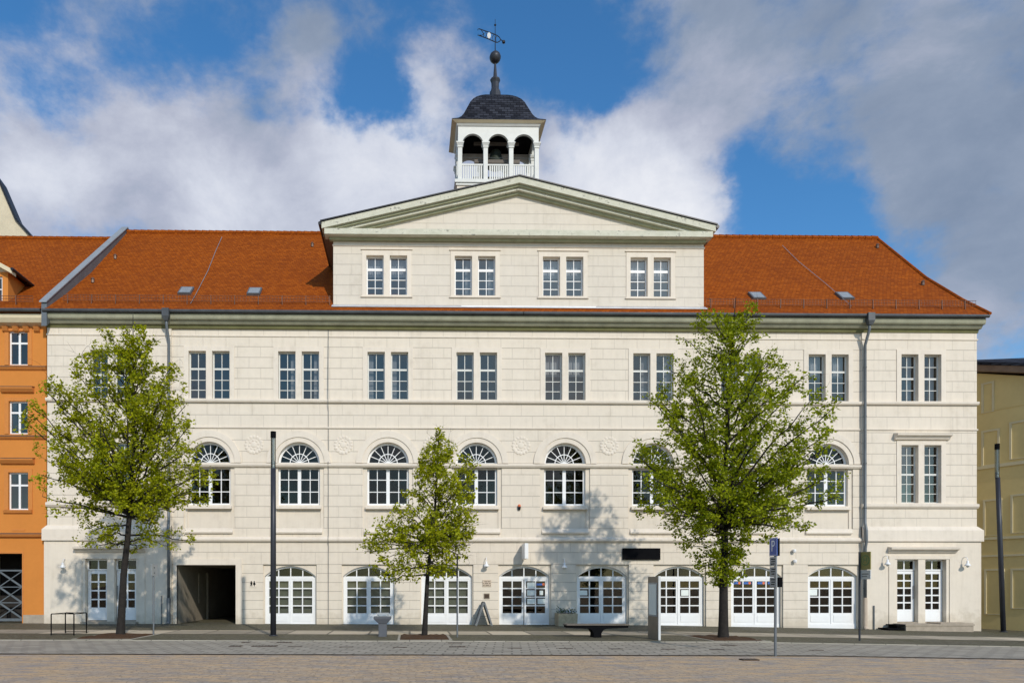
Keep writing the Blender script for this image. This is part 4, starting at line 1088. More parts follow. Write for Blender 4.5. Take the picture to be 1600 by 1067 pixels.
# dormer
dx0, dx1 = -20.6, -17.95
w = MB(); wall_sheet(w, dx0, dx1, 14.3, 15.75, [(-18.95 + .15, -18.2, 14.42, 15.55), (-20.3, -19.1, 14.42, 15.55)], .35, .15)
w.quad((dx1, .35, 14.3), (dx1, 2.6, 14.3), (dx1, 2.6, 15.75), (dx1, .35, 15.75)); w.quad((dx0, .35, 14.3), (dx0, 2.6, 14.3), (dx0, 2.6, 15.75), (dx0, .35, 15.75))
dm = w.build('dormer', M['orange'], oh)
w = MB(); lattice(w, -18.80, -18.2, 14.42, 15.55, .43, [-18.5], [15.0], .07, .04, .05); lattice(w, -20.3, -19.1, 14.42, 15.55, .43, [-19.7], [15.0], .07, .04, .05); w.build('window', M['white'], dm)
w = MB(); w.quad((-20.3, .46, 14.42), (-18.2, .46, 14.42), (-18.2, .46, 15.55), (-20.3, .46, 15.55)); w.build('pane', M['glass_2'], dm)
w = MB(); dc = (dx0 + dx1) / 2
for sg in (-1, 1):
    e = dc + sg * ((dx1 - dx0) / 2 + .35)
    w.prism([(e, .05, 15.72), (e, .05, 15.82), (dc, .05, 16.72), (dc, .05, 16.62)], [(e, 2.3, 15.72), (e, 2.3, 15.82), (dc, 3.2, 16.72), (dc, 3.2, 16.62)])
w.build('dormer_roof', M['tile'], dm)
w = MB()
for sg in (-1, 1):
    e = dc + sg * ((dx1 - dx0) / 2 + .33); w.prism([(e, .03, 15.55), (e, .03, 15.75), (dc, .03, 16.65), (dc, .03, 16.45)], [(e, .4, 15.55), (e, .4, 15.75), (dc, .4, 16.65), (dc, .4, 16.45)])
w.quad((dx0, .36, 15.75), (dx1, .36, 15.75), (dc, .36, 16.5)); w.build('dormer_gable', M['beige'], dm)
w = MB(); w.tube([(dx1 + .36, .0, 15.74), (dx1 + .36, 2.2, 15.74)], .07, 6); w.build('dormer_gutter', M['dark_metal'], dm)
# base plinth and the iron gate
w = MB(); w.box(GATE[1] + .05, OX1, oy - .03, oy, -.5, .45); w.build('plinth', M['stone'], oh)
w = MB(); w.box(GATE[1], GATE[1] + .07, oy - .02, oy + .1, -.4, 3.24); w.box(GATE[0], GATE[1], oy - .02, oy + .1, 3.165, 3.24); w.build('gateway_surround', M['orange_trim'], oh)
for a, b in ((-18.36, -17.2), (-19.55, -18.4)):
    w = MB(); z0, z1 = gz(a) + .08, 2.45; y0, y1 = .22, .27
    w.box(a, a + .07, y0, y1, z0, z1); w.box(b - .07, b, y0, y1, z0, z1); w.box(a + .07, b - .07, y0 + .002, y1 - .002, z1 - .07, z1); w.box(a + .07, b - .07, y0 + .002, y1 - .002, z0, z0 + .12)
    st = (z1 - z0 - .19) / 3
    for k in range(3):
        p, q = z0 + .12 + st * k, z0 + .12 + st * (k + 1)
        w.bar((a + .07, p), (b - .07, q), .04, y0 + .01, y0 + .03); w.bar((a + .07, q), (b - .07, p), .08, y0 + .03, y0 + .045)
        if k: w.box(a + .07, b - .07, y0 + .006, y1 - .012, p - .02, p + .02)
    w.build('gate', M['zinc'], oh)

# tall gable behind
gh = thing('gabled_house', 'tall pale cream gable end rising behind the orange house roof', 'house', (-30, 14, 0))
Yg = 13.5
pg = [at(u, v, Yg) for u, v in ((-60, 205), (0, 287), (25, 345), (60, 384))]
w = MB(); lo = [(p[0], 0) for p in pg]
poly = [(-60, 0), (-60, pg[0][1] + 1.5)] + [pg[0], pg[1], pg[2], pg[3], (pg[3][0] + 1, pg[3][1] - 1.2), (pg[3][0] + 1, 0)]
w.pxz(poly, Yg, Yg + .5); w.build('wall', M['cream'], gh)
w = MB()
for p, q in zip(pg[:-1], pg[1:]):
    n = Vector((-(q[1] - p[1]), 0, q[0] - p[0])).normalized() * .12
    w.prism([(p[0], Yg - .12, p[1]), (q[0], Yg - .12, q[1]), (q[0] + n.x, Yg - .12, q[1] + n.z), (p[0] + n.x, Yg - .12, p[1] + n.z)], [(p[0], Yg + .56, p[1]), (q[0], Yg + .56, q[1]), (q[0] + n.x, Yg + .56, q[1] + n.z), (p[0] + n.x, Yg + .56, p[1] + n.z)])
w.build('roof', M['dark_metal'], gh)

# ------------------------------------------------------------------ yellow house on the right
yh = thing('yellow_house', 'shaded ochre yellow house with dark roof right of the cream building', 'house', (29.5, 4, 0))
YD = Vector((.40, -.9165, 0)); YN = Vector((-.9165, -.40, 0)); YP = Vector((28.42, 1.0, 0))
def yw(s_, z, o=0.0): p = YP + YD * s_ + YN * o; return (p.x, p.y, z)
def ztop(s_): return at(1600, 586, 1.0)[1] + .62 * (-s_) * 1.0 if s_ <= 0 else at(1600, 586, 1.0)[1] - .45 * s_
zt0 = at(1600, 588, 1.0)[1]
w = MB()
w.prism([yw(-5, -1), yw(2.2, -1), yw(2.2, zt0 - .7), yw(-1.7, zt0 + .6), yw(-5, zt0 + 1.6)], [yw(-5, -1, -9), yw(2.2, -1, -9), yw(2.2, zt0 - .7, -9), yw(-1.7, zt0 + .6, -9), yw(-5, zt0 + 1.6, -9)])
w.build('wall', M['yellow'], yh)
w = MB()
w.prism([yw(-5.2, zt0 + 1.75, .35), yw(2.6, zt0 - .65, .35), yw(2.6, zt0 - .35, .35), yw(-5.2, zt0 + 2.05, .35)], [yw(-5.2, zt0 + 1.75, -2), yw(2.6, zt0 - .65, -2), yw(2.6, zt0 - .35, -2), yw(-5.2, zt0 + 2.05, -2)])
w.build('bargeboard', M['brownwood'], yh)
w = MB()
a = [yw(-5.2, zt0 + 2.06, .40), yw(2.6, zt0 - .34, .40), yw(2.6, zt0 - .2, .40), yw(-5.2, zt0 + 2.2, .40)]; 
w.prism(a, [yw(-5.2, zt0 + 2.5, -9), yw(2.6, zt0 + 1.6, -9), yw(2.6, zt0 + 1.75, -9), yw(-5.2, zt0 + 2.65, -9)]); w.build('roof', M['slate'], yh)
def yband(z0, z1, o, mat, name, s0=-5, s1=2.2):
    w = MB(); w.prism([yw(s0, z0, 0), yw(s1, z0, 0), yw(s1, z1, 0), yw(s0, z1, 0)], [yw(s0, z0, o), yw(s1, z0, o), yw(s1, z1, o), yw(s0, z1, o)]); w.build(name, mat, yh)
def yz(v): return at(1570, v, 1.6)[1]
yband(yz(639), yz(637), .03, M['yellow'], 'string_course'); yband(yz(729), yz(724), .07, M['yellow_l'], 'string_course'); yband(yz(842), yz(838), .08, M['yellow_l'], 'string_course'); yband(yz(869), yz(866), .06, M['yellow_l'], 'string_course')
def ypanel(s0, s1, va, vb):
    z1, z0 = yz(va), yz(vb); w = MB(); t = .09
    for (p, q, r_, s_) in ((s0, s0 + t, z0, z1), (s1 - t, s1, z0, z1), (s0 + t, s1 - t, z1 - t, z1), (s0 + t, s1 - t, z0, z0 + .03)):
        w.prism([yw(p, r_, 0), yw(q, r_, 0), yw(q, s_, 0), yw(p, s_, 0)], [yw(p, r_, .04), yw(q, r_, .04), yw(q, s_, .04), yw(p, s_, .04)])
    w.build('blind_window', M['yellow_l'], yh)
for s0, s1, va, vb in ((-1.52, -.98, 592, 640), (-1.52, -.75, 668, 724), (-.35, .7, 662, 720), (-1.45, -.65, 778, 836), (-.3, .7, 774, 834), (-1.4, -.55, 888, 960), (-.3, .6, 888, 950)): ypanel(s0, s1, va, vb)

# ------------------------------------------------------------------ trees
def make_tree(label, base_u, Y, path, outline, seed, nb, leaf, trunk_r, group, lower, dens=1.0):
    rnd = random.Random(seed)
    bx, _ = at(base_u, 990, Y); bz = gz(bx)
    root = thing('lime_tree', label, 'tree', (bx, Y, bz), group)
    lead = [Vector((at(u, v, Y)[0], Y + rnd.uniform(-.05, .05) * i, at(u, v, Y)[1])) for i, (u, v) in enumerate(path)]
    lead[0] = Vector((bx, Y, bz - .1))
    out = sorted([(at(l, v, Y)[1], at(l, v, Y)[0], at(r, v, Y)[0]) for v, l, r in outline])
    zlo, zhi = out[0][0], out[-1][0]
    def env(z):
        for (a, l0, r0), (b, l1, r1) in zip(out[:-1], out[1:]):
            if a <= z <= b: t = (z - a) / (b - a); return l0 + (l1 - l0) * t, r0 + (r1 - r0) * t
        return (out[0][1], out[0][2]) if z < zlo else (out[-1][1], out[-1][2])
    def axis(z):
        for a, b in zip(lead[:-1], lead[1:]):
            if a.z <= z <= b.z: return a.lerp(b, (z - a.z) / (b.z - a.z))
        return lead[-1].copy() if z > lead[-1].z else lead[0].copy()
    def inside(p, k=1.0):
        if not zlo - .1 < p.z < zhi + .1: return False
        l, r = env(p.z); c = axis(p.z); ex = (r - c.x) if p.x > c.x else (c.x - l); ey = (r - l) / 2 * .9
        ex, ey = max(ex, .12), max(ey, .12)
        return ((p.x - c.x) / ex) ** 2 + ((p.y - c.y) / ey) ** 2 < k * k
    def reach(c0, dirh, z):
        l, r = env(z); c = axis(z); ex = max(.12, (r - c.x) if dirh.x > 0 else (c.x - l)); ey = max(.12, (r - l) / 2 * .9)
        return 1 / math.sqrt((dirh.x / ex) ** 2 + (dirh.y / ey) ** 2)
    tb = MB(); tz0, tz1 = lead[0].z, lead[-1].z
    def trad(z): t = max(0, min(1, (z - tz0) / (tz1 - tz0))); return trunk_r * (1 - t) ** 1.05 * (1 + .35 * math.exp(-(z - tz0) / .25)) + .010
    fine = []
    for a, b in zip(lead[:-1], lead[1:]):
        for k in range(5): fine.append(a.lerp(b, k / 5))
    fine.append(lead[-1]); fine.insert(1, fine[0].lerp(fine[1], .3))
    tb.tube(fine, [trad(p.z) for p in fine], 9)
    leaves = MB(); lv, lfc = leaves.v, leaves.f
    def leaf_at(p, out_dir):
        s = rnd.uniform(.024, .046) if rnd.random() < .5 else rnd.uniform(.04, .066)
        n = Vector((rnd.gauss(0, .6), rnd.gauss(0, .6) - .15, rnd.uniform(.2, 1.0))).normalized()
        d = (out_dir * .6 + Vector((rnd.gauss(0, .7), rnd.gauss(0, .7), rnd.gauss(-.35, .4)))).normalized()
        sdir = d.cross(n)
        if sdir.length < .05: return
        sdir.normalize(); n = sdir.cross(d)
        o = len(lv)
        a = p; b = p + d * s * 2.0; m1 = p + d * s * .8 + sdir * s * .85 + n * s * .25; m2 = p + d * s * .8 - sdir * s * .85 + n * s * .25
        lv.extend([tuple(a), tuple(m1), tuple(b), tuple(m2)]); lfc.extend([(o, o + 1, o + 2), (o, o + 2, o + 3)])
    def twig(p0, d, ln, r, n_leaf, lev):
        pts = [p0]; dd = d.copy(); p = p0.copy(); n = 4
        for i in range(n):
            dd = (dd + Vector((rnd.gauss(0, .22), rnd.gauss(0, .22), rnd.gauss(.03, .18)))).normalized(); p = p + dd * ln / n
            pts.append(p.copy())
        tb.tube(pts, [r * (1 - .75 * i / n) for i in range(n + 1)], 3, False)
        for i in range(n_leaf):
            t = rnd.uniform(.15, 1.05) ** .8 * n; k = min(n - 1, int(t)); q = pts[k].lerp(pts[k + 1], min(1.2, t - k)) + Vector((rnd.gauss(0, .065), rnd.gauss(0, .065), rnd.gauss(-.01, .06)))
            if inside(q, 1.08): leaf_at(q, dd)
        if lev > 0:
            for _ in range(lev):
                k = rnd.randint(1, n); sd = (dd * .7 + Vector((rnd.gauss(0, .7), rnd.gauss(0, .7), rnd.gauss(.15, .45)))).normalized()
                twig(pts[k], sd, ln * rnd.uniform(.45, .7), r * .55, int(n_leaf * .8), 0)
    phi = rnd.uniform(0, 6.28)
    wmax = max(r - l for z, l, r in out); ts = []
    while len(ts) < nb:                      # more limbs where the crown is wide
        t = rnd.random(); l, r = env(zlo + (zhi - zlo) * t)
        if rnd.random() < ((r - l) / wmax) ** .6 + .2 + (.4 if t < .2 else 0): ts.append(t)
    ts.sort()
    for i in range(nb):
        t = ts[i]
        phi += 2.399 + rnd.uniform(-.5, .5)
        zt = zlo + (zhi - zlo) * (.02 + .95 * t)
        dirh = Vector((math.cos(phi), math.sin(phi), 0))
        rr = reach(None, dirh, zt) * (rnd.uniform(.93, 1.0) if rnd.random() < .6 else rnd.uniform(.3, .95))
        c = axis(zt); target = Vector((c.x, c.y, 0)) + dirh * rr; target.z = zt
        up = min(1.0, -.12 + 2.2 * t) * rnd.uniform(.6, 1.3)
        z0 = max(lower + rnd.uniform(0, .5), zt - rr * up)
        if z0 > zt: z0 = zt + .15
        st = axis(z0); r0 = min(trad(z0) * .5, .010 + .012 * rr)
        mid = st.lerp(target, .5) + Vector((rnd.gauss(0, .12), rnd.gauss(0, .12), rnd.uniform(-.05, .22) * rr * (.3 if t > .2 else 1)))
        n = 8; pts = []
        for k in range(n + 1):
            s_ = k / n; q = st * (1 - s_) ** 2 + mid * 2 * s_ * (1 - s_) + target * s_ * s_
            pts.append(q + Vector((rnd.gauss(0, .03), rnd.gauss(0, .03), rnd.gauss(0, .03))) * (1 if 0 < k else 0))
        tb.tube(pts, [r0 * (1 - .85 * k / n) + .005 for k in range(n + 1)], 5, False)
        L_ = (target - st).length
        nt_ = max(4, int(L_ * 4.4 * dens))
        for k in range(nt_):
            s_ = .22 + .80 * (k + rnd.random()) / nt_; s_ = min(s_, 1.0); j = min(n - 1, int(s_ * n)); q = pts[j].lerp(pts[j + 1], s_ * n - j)
            bd = (pts[j + 1] - pts[j]).normalized()
            d = (bd * .55 + Vector((rnd.gauss(0, .65), rnd.gauss(0, .65), rnd.gauss(.22, .4)))).normalized()
            ln = rnd.uniform(.30, .75) * (1.0 if L_ > 1 else .6)
            twig(q, d, ln, .007, int(rnd.uniform(13, 24)), 2)
    trunk = tb.build('trunk', M['bark'], root, True, fix=False)
    crown = leaves.build('crown', M[leaf], root, False, fix=False)
    print('tree leaves', len(leaves.f) // 2)
    return root
TG = 'young lime trees along the pavement'
make_tree('broad airy lime tree in front of the orange house edge and cream building', 188, -7.6, [(186, 995), (193, 900), (200, 840), (205, 760), (208, 680), (212, 590), (213, 497)],
          [(497, 206, 221), (520, 190, 240), (532, 150, 246), (560, 135, 262), (590, 118, 288), (620, 72, 280), (655, 58, 322), (690, 46, 326), (720, 38, 318), (750, 60, 330), (780, 75, 322), (810, 90, 308), (835, 108, 310), (855, 145, 285), (868, 180, 215)], 3, 108, 'leaf_y', .125, TG, 4.0, .74)
make_tree('smallest lime tree, standing in a mulch square between lamp post and entrance', 663, -7.6, [(662, 996), (668, 900), (674, 850), (680, 790), (684, 730), (686, 669)],
          [(669, 681, 692), (690, 668, 708), (705, 660, 738), (730, 652, 752), (755, 642, 748), (780, 622, 742), (805, 592, 744), (832, 560, 742), (855, 556, 734), (880, 558, 718), (900, 585, 708), (912, 620, 680)], 11, 66, 'leaf_y', .085, TG, 3.0, .9)
make_tree('tallest and densest lime tree, right of the information pillar', 1130, -8.3, [(1130, 1002), (1131, 900), (1133, 850), (1130, 780), (1133, 700), (1142, 600), (1148, 530), (1150, 464)],
          [(464, 1142, 1158), (490, 1095, 1186), (520, 1068, 1196), (550, 1052, 1206), (575, 1040, 1228), (605, 1012, 1250), (640, 1005, 1284), (680, 1000, 1286), (720, 992, 1284), (760, 992, 1294), (795, 1000, 1294), (822, 1020, 1268), (842, 1060, 1215), (870, 1084, 1165), (900, 1090, 1160), (922, 1098, 1130)], 21, 132, 'leaf_g', .15, TG, 3.6, .8)
# tree pits
def tree_pit(label, ua, ub, va, vb, skew, yc):
    xa, xb = at(ua, 990, -8.0)[0], at(ub, 990, -8.0)[0]
    root = thing('tree_pit', label, 'tree pit', ((xa + xb) / 2, -8.0, gz((xa + xb) / 2)), 'tree pits')
    w = MB(); rnd = random.Random(ua); n = 14; m_ = 10; grid = []
    for j in range(m_ + 1):
        row = []
        for i in range(n + 1):
            x = xa + .08 + (xb - xa - .16) * i / n; y = -9.35 + 2.4 * j / m_
            ed = min(i, n - i, j, m_ - j)
            row.append((x, y, gz(x) + .006 + (.0 if ed == 0 else rnd.uniform(.02, .06))))
        grid.append(row)
    for j in range(m_):
        for i in range(n): w.quad(grid[j][i], grid[j][i + 1], grid[j + 1][i + 1], grid[j + 1][i])
    w.build('mulch', M['soil'], root)
    e = MB()
    for (a, b, c, d) in ((xa, xb, -9.45, -9.37), (xa, xb, -6.92, -6.84), (xa, xa + .08, -9.37, -6.92), (xb - .08, xb, -9.37, -6.92)): e.box(a, b, c, d, gz((a + b) / 2) - .1, gz((a + b) / 2) + .014)
    e.build('edging', M['kerb'], root)
w = None
tree_pit('brown mulch square around the broad airy lime tree', 143, 232, 0, 0, 0, 0)
tree_pit('brown mulch square around the smallest lime tree', 622, 703, 0, 0, 0, 0)
tree_pit('brown mulch square around the tallest lime tree', 1085, 1172, 0, 0, 0, 0)

# ------------------------------------------------------------------ street lamps
def lamp(label, x, y, h, lean=0.0):
    g = gz(x); root = thing('street_lamp', label, 'street lamp', (x, y, g), 'cylindrical street lamps')
    w = MB(); w.tube([(x, y, g - .1), (x + lean * .5, y, g + h * .5), (x + lean * .82, y, g + h * .82)], [.10, .095, .09], 16); w.lathe([(.15, 0), (.15, .03), (.10, .04)], (x, y, g), 16); w.build('post', M['anthra'], root, True)
    w = MB(); z0, z1 = g + h * .82, g + h * .97; xx = x + lean * .9
    w.tube([(xx, y, z0), (xx, y, z1)], .085, 16, False); w.build('glass_tube', M['glass_g'], root, True)
    w = MB(); w.tube([(xx, y, z1), (xx, y, g + h)], .095, 16); w.build('cap', M['black'], root)
    w = MB(); w.lathe([(.05, 0), (.06, .06), (.04, .14), (.07, .16), (.07, .2), (.02, .3)], (xx, y, z0), 12)
    for a in (0, 2.1, 4.2): w.tube([(xx + .07 * math.cos(a), y + .07 * math.sin(a), z0), (xx + .07 * math.cos(a), y + .07 * math.sin(a), z1)], .008, 4)
    w.tube([(xx, y, z0 + .3), (xx, y, z1)], .03, 8); w.build('lamp_holder', M['zinc_l'], root)
lx, _ = at(427, 990, -7.6); lamp('dark cylindrical street lamp in front of the arched ground floor window beside the passage', lx, -7.6, 6.92)
lx, _ = at(1568, 990, -.6); lamp('dark cylindrical street lamp in front of the yellow house', lx, -.6, 8.35, -.32)

# ------------------------------------------------------------------ things on the wall
def wall_lamp(label, x, z, y=0.0):
    root = thing('wall_lamp', label, 'wall lamp', (x, y, z), 'white wall lamps')
    w = MB(); w.tube([(x, y, z + .34), (x, y - .02, z + .36), (x, y - .12, z + .38), (x, y - .22, z + .34), (x, y - .25, z + .24)], .014, 6); w.lathe([(.06, 0), (.06, .02)], n=12)
    w.build('arm', M['white'], root)
    w = MB(); w.lathe([(.13, -.04), (.12, .0), (.075, .05), (.045, .09), (.045, .18), (.02, .2)], (x, y - .25, z + .02), 16); w.build('lamp_shade', M['white'], root, True)
    w = MB(); w.lathe([(.035, -.01), (.06, -.04), (.045, -.08), (.01, -.095)], (x, y - .25, z), 10); w.build('bulb', M['frame'], root)
    return root
for lab, u, v, y in (('white wall lamp beside the doors near the orange house', 98, 886, -.12), ('white wall lamp left of the main entrance above the plaques', 760, 884, 0), ('white wall lamp right of the main entrance above the planter', 882, 886, 0),
                     ('white wall lamp left of the right hand double doors', 1387, 881, -.12), ('white wall lamp right of the right hand double doors', 1512, 883, -.12)):
    X, Z = at(u, v, y - .25); wall_lamp(lab, X, Z, y)
def wallbox(name, label, cat, u0, u1, v0, v1, mat, y0=-.03, y1=0.0, kids=None):
    X0, Z1 = at(u0, v0, y0); X1, Z0 = at(u1, v1, y0)
    root = thing(name, label, cat, ((X0 + X1) / 2, y0, Z0))
    w = MB(); w.box(X0, X1, y0, y1, Z0, Z1); w.build('panel', M[mat], root, bevel=.006)
    return root, X0, X1, Z0, Z1
r_, a, b, c, d = wallbox('sign_board', 'long blank black sign board above the arched windows', 'sign', 973, 1032, 856, 874, 'black', -.10, -.02)
w = MB(); 
for xx in (a + .25, b - .25): w.box(xx - .03, xx + .03, -.02, 0, c + .1, d - .1)
w.build('bracket', M['dark_metal'], r_)
r_, a, b, c, d = wallbox('plaque', 'tan plaque with three engraved lines left of the entrance', 'plaque', 754, 767.5, 905.5, 916, 'stoneplate')
w = MB()
for k, (p, q) in enumerate(((.15, .85), (.06, .94), (.06, .94))):
    zz = d - (d - c) * (.25 + .27 * k); n = 9
    for i in range(n):
        if (i * 7 + k * 3) % 5 == 0: continue
        xa = a + (b - a) * (p + (q - p) * i / n); w.box(xa, xa + (b - a) * (q - p) / n * .8, -.034, -.03, zz - .014, zz + .014)
w.build('lettering', M['belly'], r_)
r_, a, b, c, d = wallbox('plaque', 'small dark bronze plaque below the tan plaque', 'plaque', 756, 765, 926.5, 935, 'bronze')
w = MB(); w.box(a + .03, b - .03, -.034, -.03, c + .04, d - .04); w.build('inset', M['stoneplate'] if False else M['rust'], r_)
r_, a, b, c, d = wallbox('toilet_sign', 'pale sign with two black figures beside the passage', 'sign', 390, 400, 906, 917.5, 'trim', -.02)
w = MB()
for k, sx in enumerate((-.065, .065)):
    x = (a + b) / 2 + sx; z = c + .055
    w.lathe([(.024, 0), (.024, .005)], n=10); m_ = len(w.v); w.v[-20:] = [(x + p, -.022 - q2, z + .215 + q) for p, q, q2 in w.v[-20:]]
    if k == 0: w.pxz([(x - .055, z + .17), (x - .02, z + .19), (x + .02, z + .19), (x + .055, z + .17), (x + .035, z + .10), (x + .045, z), (x + .012, z), (x, z + .08), (x - .03, z), (x - .05, z + .01), (x - .03, z + .10)], -.027, -.02)
    else: w.pxz([(x, z + .195), (x + .03, z + .18), (x + .065, z + .09), (x + .02, z + .06), (x + .012, z), (x - .012, z), (x - .02, z + .06), (x - .06, z + .10), (x - .03, z + .18)], -.027, -.02)
w.build('pictogram', M['black'], r_)
# projecting white sign box above the entrance
X, Z0 = at(823, 872.5, -.9); Z1 = at(823, 849, -.6)[1]
root = thing('projecting_sign', 'white flat sign box projecting from the wall above the entrance', 'sign', (X - .03, -.5, Z0))
w = MB(); w.box(X - .10, X + .06, -.98, -.10, Z0, Z1); w.build('panel', M['white'], root, bevel=.01)
w = MB(); w.box(X - .05, X + .01, -.10, 0, Z0 + .1, Z0 + .16); w.box(X - .05, X + .01, -.10, 0, Z1 - .16, Z1 - .1); w.build('bracket', M['zinc'], root)
# alarm sounder, two small cameras
X, Z = at(811, 792, 0)
root = thing('alarm_beacon', 'small orange alarm beacon between two first floor windows', 'alarm', (X, -.05, Z)); w = MB(); w.lathe([(.05, -.10), (.07, -.02), (.07, .0)], (X, -.08, Z), 12); w.box(X - .05, X + .05, -.08, 0, Z - .13, Z - .02); w.build('base', M['dark_metal'], root)
w = MB(); w.lathe([(.065, .0), (.065, .07), (.04, .11), (.01, .12)], (X, -.08, Z), 12); w.build('lens', M['redstick'], root, True)
for u, v, lab in ((1239, 860, 'white dome camera above the rightmost arched ground window'), (1240, 876, 'small grey bullet camera under the dome camera')):
    X, Z = at(u, v, 0); dome = 'dome' in lab
    root = thing('wall_camera', lab, 'camera', (X, -.05, Z)); w = MB()
    if dome: w.lathe([(.03, -.10), (.07, -.07), (.08, -.02), (.08, .04), (.05, .06)], (X, -.12, Z), 12); w.box(X - .03, X + .03, -.12, 0, Z + .0, Z + .05)
    else: w.tube([(X + .05, -.02, Z), (X - .08, -.16, Z - .02)], .03, 8); w.box(X + .02, X + .09, -.05, 0, Z - .07, Z + .07)
    w.build('housing', M['white'] if dome else M['zinc_l'], root)

# ------------------------------------------------------------------ street furniture
# bench
bx, _ = at(934, 990, -8.0); g = gz(bx); by = -7.75
root = thing('bench', 'long flat dark bench on one central pedestal', 'bench', (bx, by, g))
w = MB(); w.box(bx - 1.06, bx + 1.06, by - .28, by + .28, .405 + g, .45 + g); w.build('seat', M['timber'], root, bevel=.01)
w = MB(); w.pxz([(bx - 1.05, g + .403), (bx - 1.03, g + .33), (bx - .30, g + .30), (bx - .20, g + .26), (bx - .13, g + .14), (bx - .13, g - .02), (bx + .13, g - .02), (bx + .13, g + .14), (bx + .20, g + .26), (bx + .30, g + .30), (bx + 1.03, g + .33), (bx + 1.05, g + .403)], by - .24, by + .24)
w.build('pedestal', M['black'], root)
# bin
bx, _ = at(598.5, 990, -7.7); g = gz(bx); by = -7.7
root = thing('litter_bin', 'grey litter bin with wide top on a narrow pedestal', 'litter bin', (bx, by, g))
w = MB(); w.box(bx - .15, bx + .13, by - .16, by + .16, g - .02, g + .44); w.build('pedestal', M['bin'], root, bevel=.01)
w = MB(); w.prism([(bx - .15, by - .18, g + .44), (bx + .14, by - .18, g + .44), (bx + .14, by + .18, g + .44), (bx - .15, by + .18, g + .44)], [(bx - .31, by - .22, g + .60), (bx + .28, by - .22, g + .60), (bx + .28, by + .22, g + .60), (bx - .31, by + .22, g + .60)]); w.box(bx - .31, bx + .28, by - .22, by + .22, g + .602, g + .68); w.build('container', M['bin'], root, bevel=.008)
w = MB(); w.box(bx - .29, bx + .26, by - .2, by + .2, g + .682, g + .69); w.box(bx - .20, bx + .20, by - .16, by + .16, g + .74, g + .80); 
for sx in (-.17, .17): w.box(bx + sx - .015, bx + sx + .015, by - .12, by + .12, g + .69, g + .74)
w.build('lid', M['zinc_l'], root)
# A-board
ax0, _ = at(743, 976, -.6); ax1, _ = at(767.5, 976, -.6); ac = (ax0 + ax1) / 2; az = at(755, 940, -.6)[1]; g = gz(ac)
root = thing('sandwich_board', 'grey framed folding sandwich board seen end on beside the entrance', 'board', (ac, -.55, g))
for sg in (-1, 1):
    w = MB(); e = ac + sg * (ax1 - ax0) / 2; n = Vector((az - g, 0, -sg * (e - ac) * sg * sg)).normalized()
    for y0, y1 in ((-.95, -.91), (-.25, -.21)):
        w.prism([(e - .035, y0, g), (e + .035, y0, g), (ac + sg * .01 + .035, y0, az), (ac + sg * .01 - .035, y0, az)], [(e - .035, y1, g), (e + .035, y1, g), (ac + sg * .01 + .035, y1, az), (ac + sg * .01 - .035, y1, az)])
    t = .35; xa, za = e + (ac - e) * .08, g + (az - g) * .08; xb, zb = e + (ac - e) * .97, g + (az - g) * .97
    w.prism([(xa - .012, -.91, za), (xa + .012, -.91, za), (xb + .012, -.91, zb), (xb - .012, -.91, zb)], [(xa - .012, -.25, za), (xa + .012, -.25, za), (xb + .012, -.25, zb), (xb - .012, -.25, zb)])
    w.build('board', M['steel'], root)
w = MB(); w.box(ac - .02, ac + .02, -.93, -.23, az - .01, az + .02); w.tube([(ac - .15, -.6, g + .4), (ac + .15, -.6, g + .4)], .008, 4); w.build('hinge', M['steel'], root)
# planter with flowers
px0, _ = at(872, 976, -1.1); px1, _ = at(902.5, 976, -1.1); pc = (px0 + px1) / 2; g = gz(pc); pz = at(885, 958, -1.1)[1]
root = thing('planter', 'square exposed concrete planter with small pale flowers right of the entrance', 'planter', (pc, -.75, g))
w = MB(); w.prism([(px0 + .02, -1.12, g - .02), (px1 - .02, -1.12, g - .02), (px1 - .02, -.32, g - .02), (px0 + .02, -.32, g - .02)], [(px0, -1.15, pz), (px1, -1.15, pz), (px1, -.28, pz), (px0, -.28, pz)]); w.build('pot', M['concrete'], root, bevel=.015)
w = MB(); w.quad((px0 + .05, -1.1, pz + .003), (px1 - .05, -1.1, pz + .003), (px1 - .05, -.33, pz + .003), (px0 + .05, -.33, pz + .003)); w.build('soil', M['soil'], root)
rnd = random.Random(5); w = MB(); q = MB()
for k in range(420):
    x, y = rnd.uniform(px0 + .04, px1 - .04), rnd.uniform(-1.15, -.35); z = pz + abs(rnd.gauss(0, .09)) * (1.2 if x < px0 + .2 else 1); s = rnd.uniform(.02, .045)
    d = Vector((rnd.gauss(0, 1), rnd.gauss(0, 1), rnd.gauss(.6, .6))).normalized(); e = d.cross(Vector((rnd.gauss(0, 1), rnd.gauss(0, 1), .3))).normalized(); p = Vector((x, y, z))
    (w if rnd.random() < .72 else q).quad(p, p + d * s + e * s * .6, p + d * 2 * s, p + d * s - e * s * .6)
w.build('leaves', M['plantleaf'], root); q.build('flowers', M['petal'], root)
# information pillar seen nearly edge on
sx_, _ = at(1029, 990, -9.0); g = gz(sx_)
root = thing('information_pillar', 'flat grey information pillar with glazed poster case seen edge on', 'information board', (sx_, -8.6, g))
w = MB(); w.box(sx_ - .03, sx_ + .03, -9.05, -8.05, g - .05, g + 2.05); pl = w.build('panel', M['bronze'], root, bevel=.006)
w = MB(); w.box(sx_ - .035, sx_ + .035, -9.10, -9.052, g - .05, g + 2.06); w.build('edge_profile', M['curtain'], root)
w = MB(); w.box(sx_ - .045, sx_ - .03, -8.95, -8.15, g + .75, g + 1.85); w.build('poster_case', M['zinc_l'], root)
w = MB(); w.quad((sx_ - .047, -8.90, g + .80), (sx_ - .047, -8.2, g + .80), (sx_ - .047, -8.2, g + 1.8), (sx_ - .047, -8.9, g + 1.8)); w.build('poster', M['paper'], root)

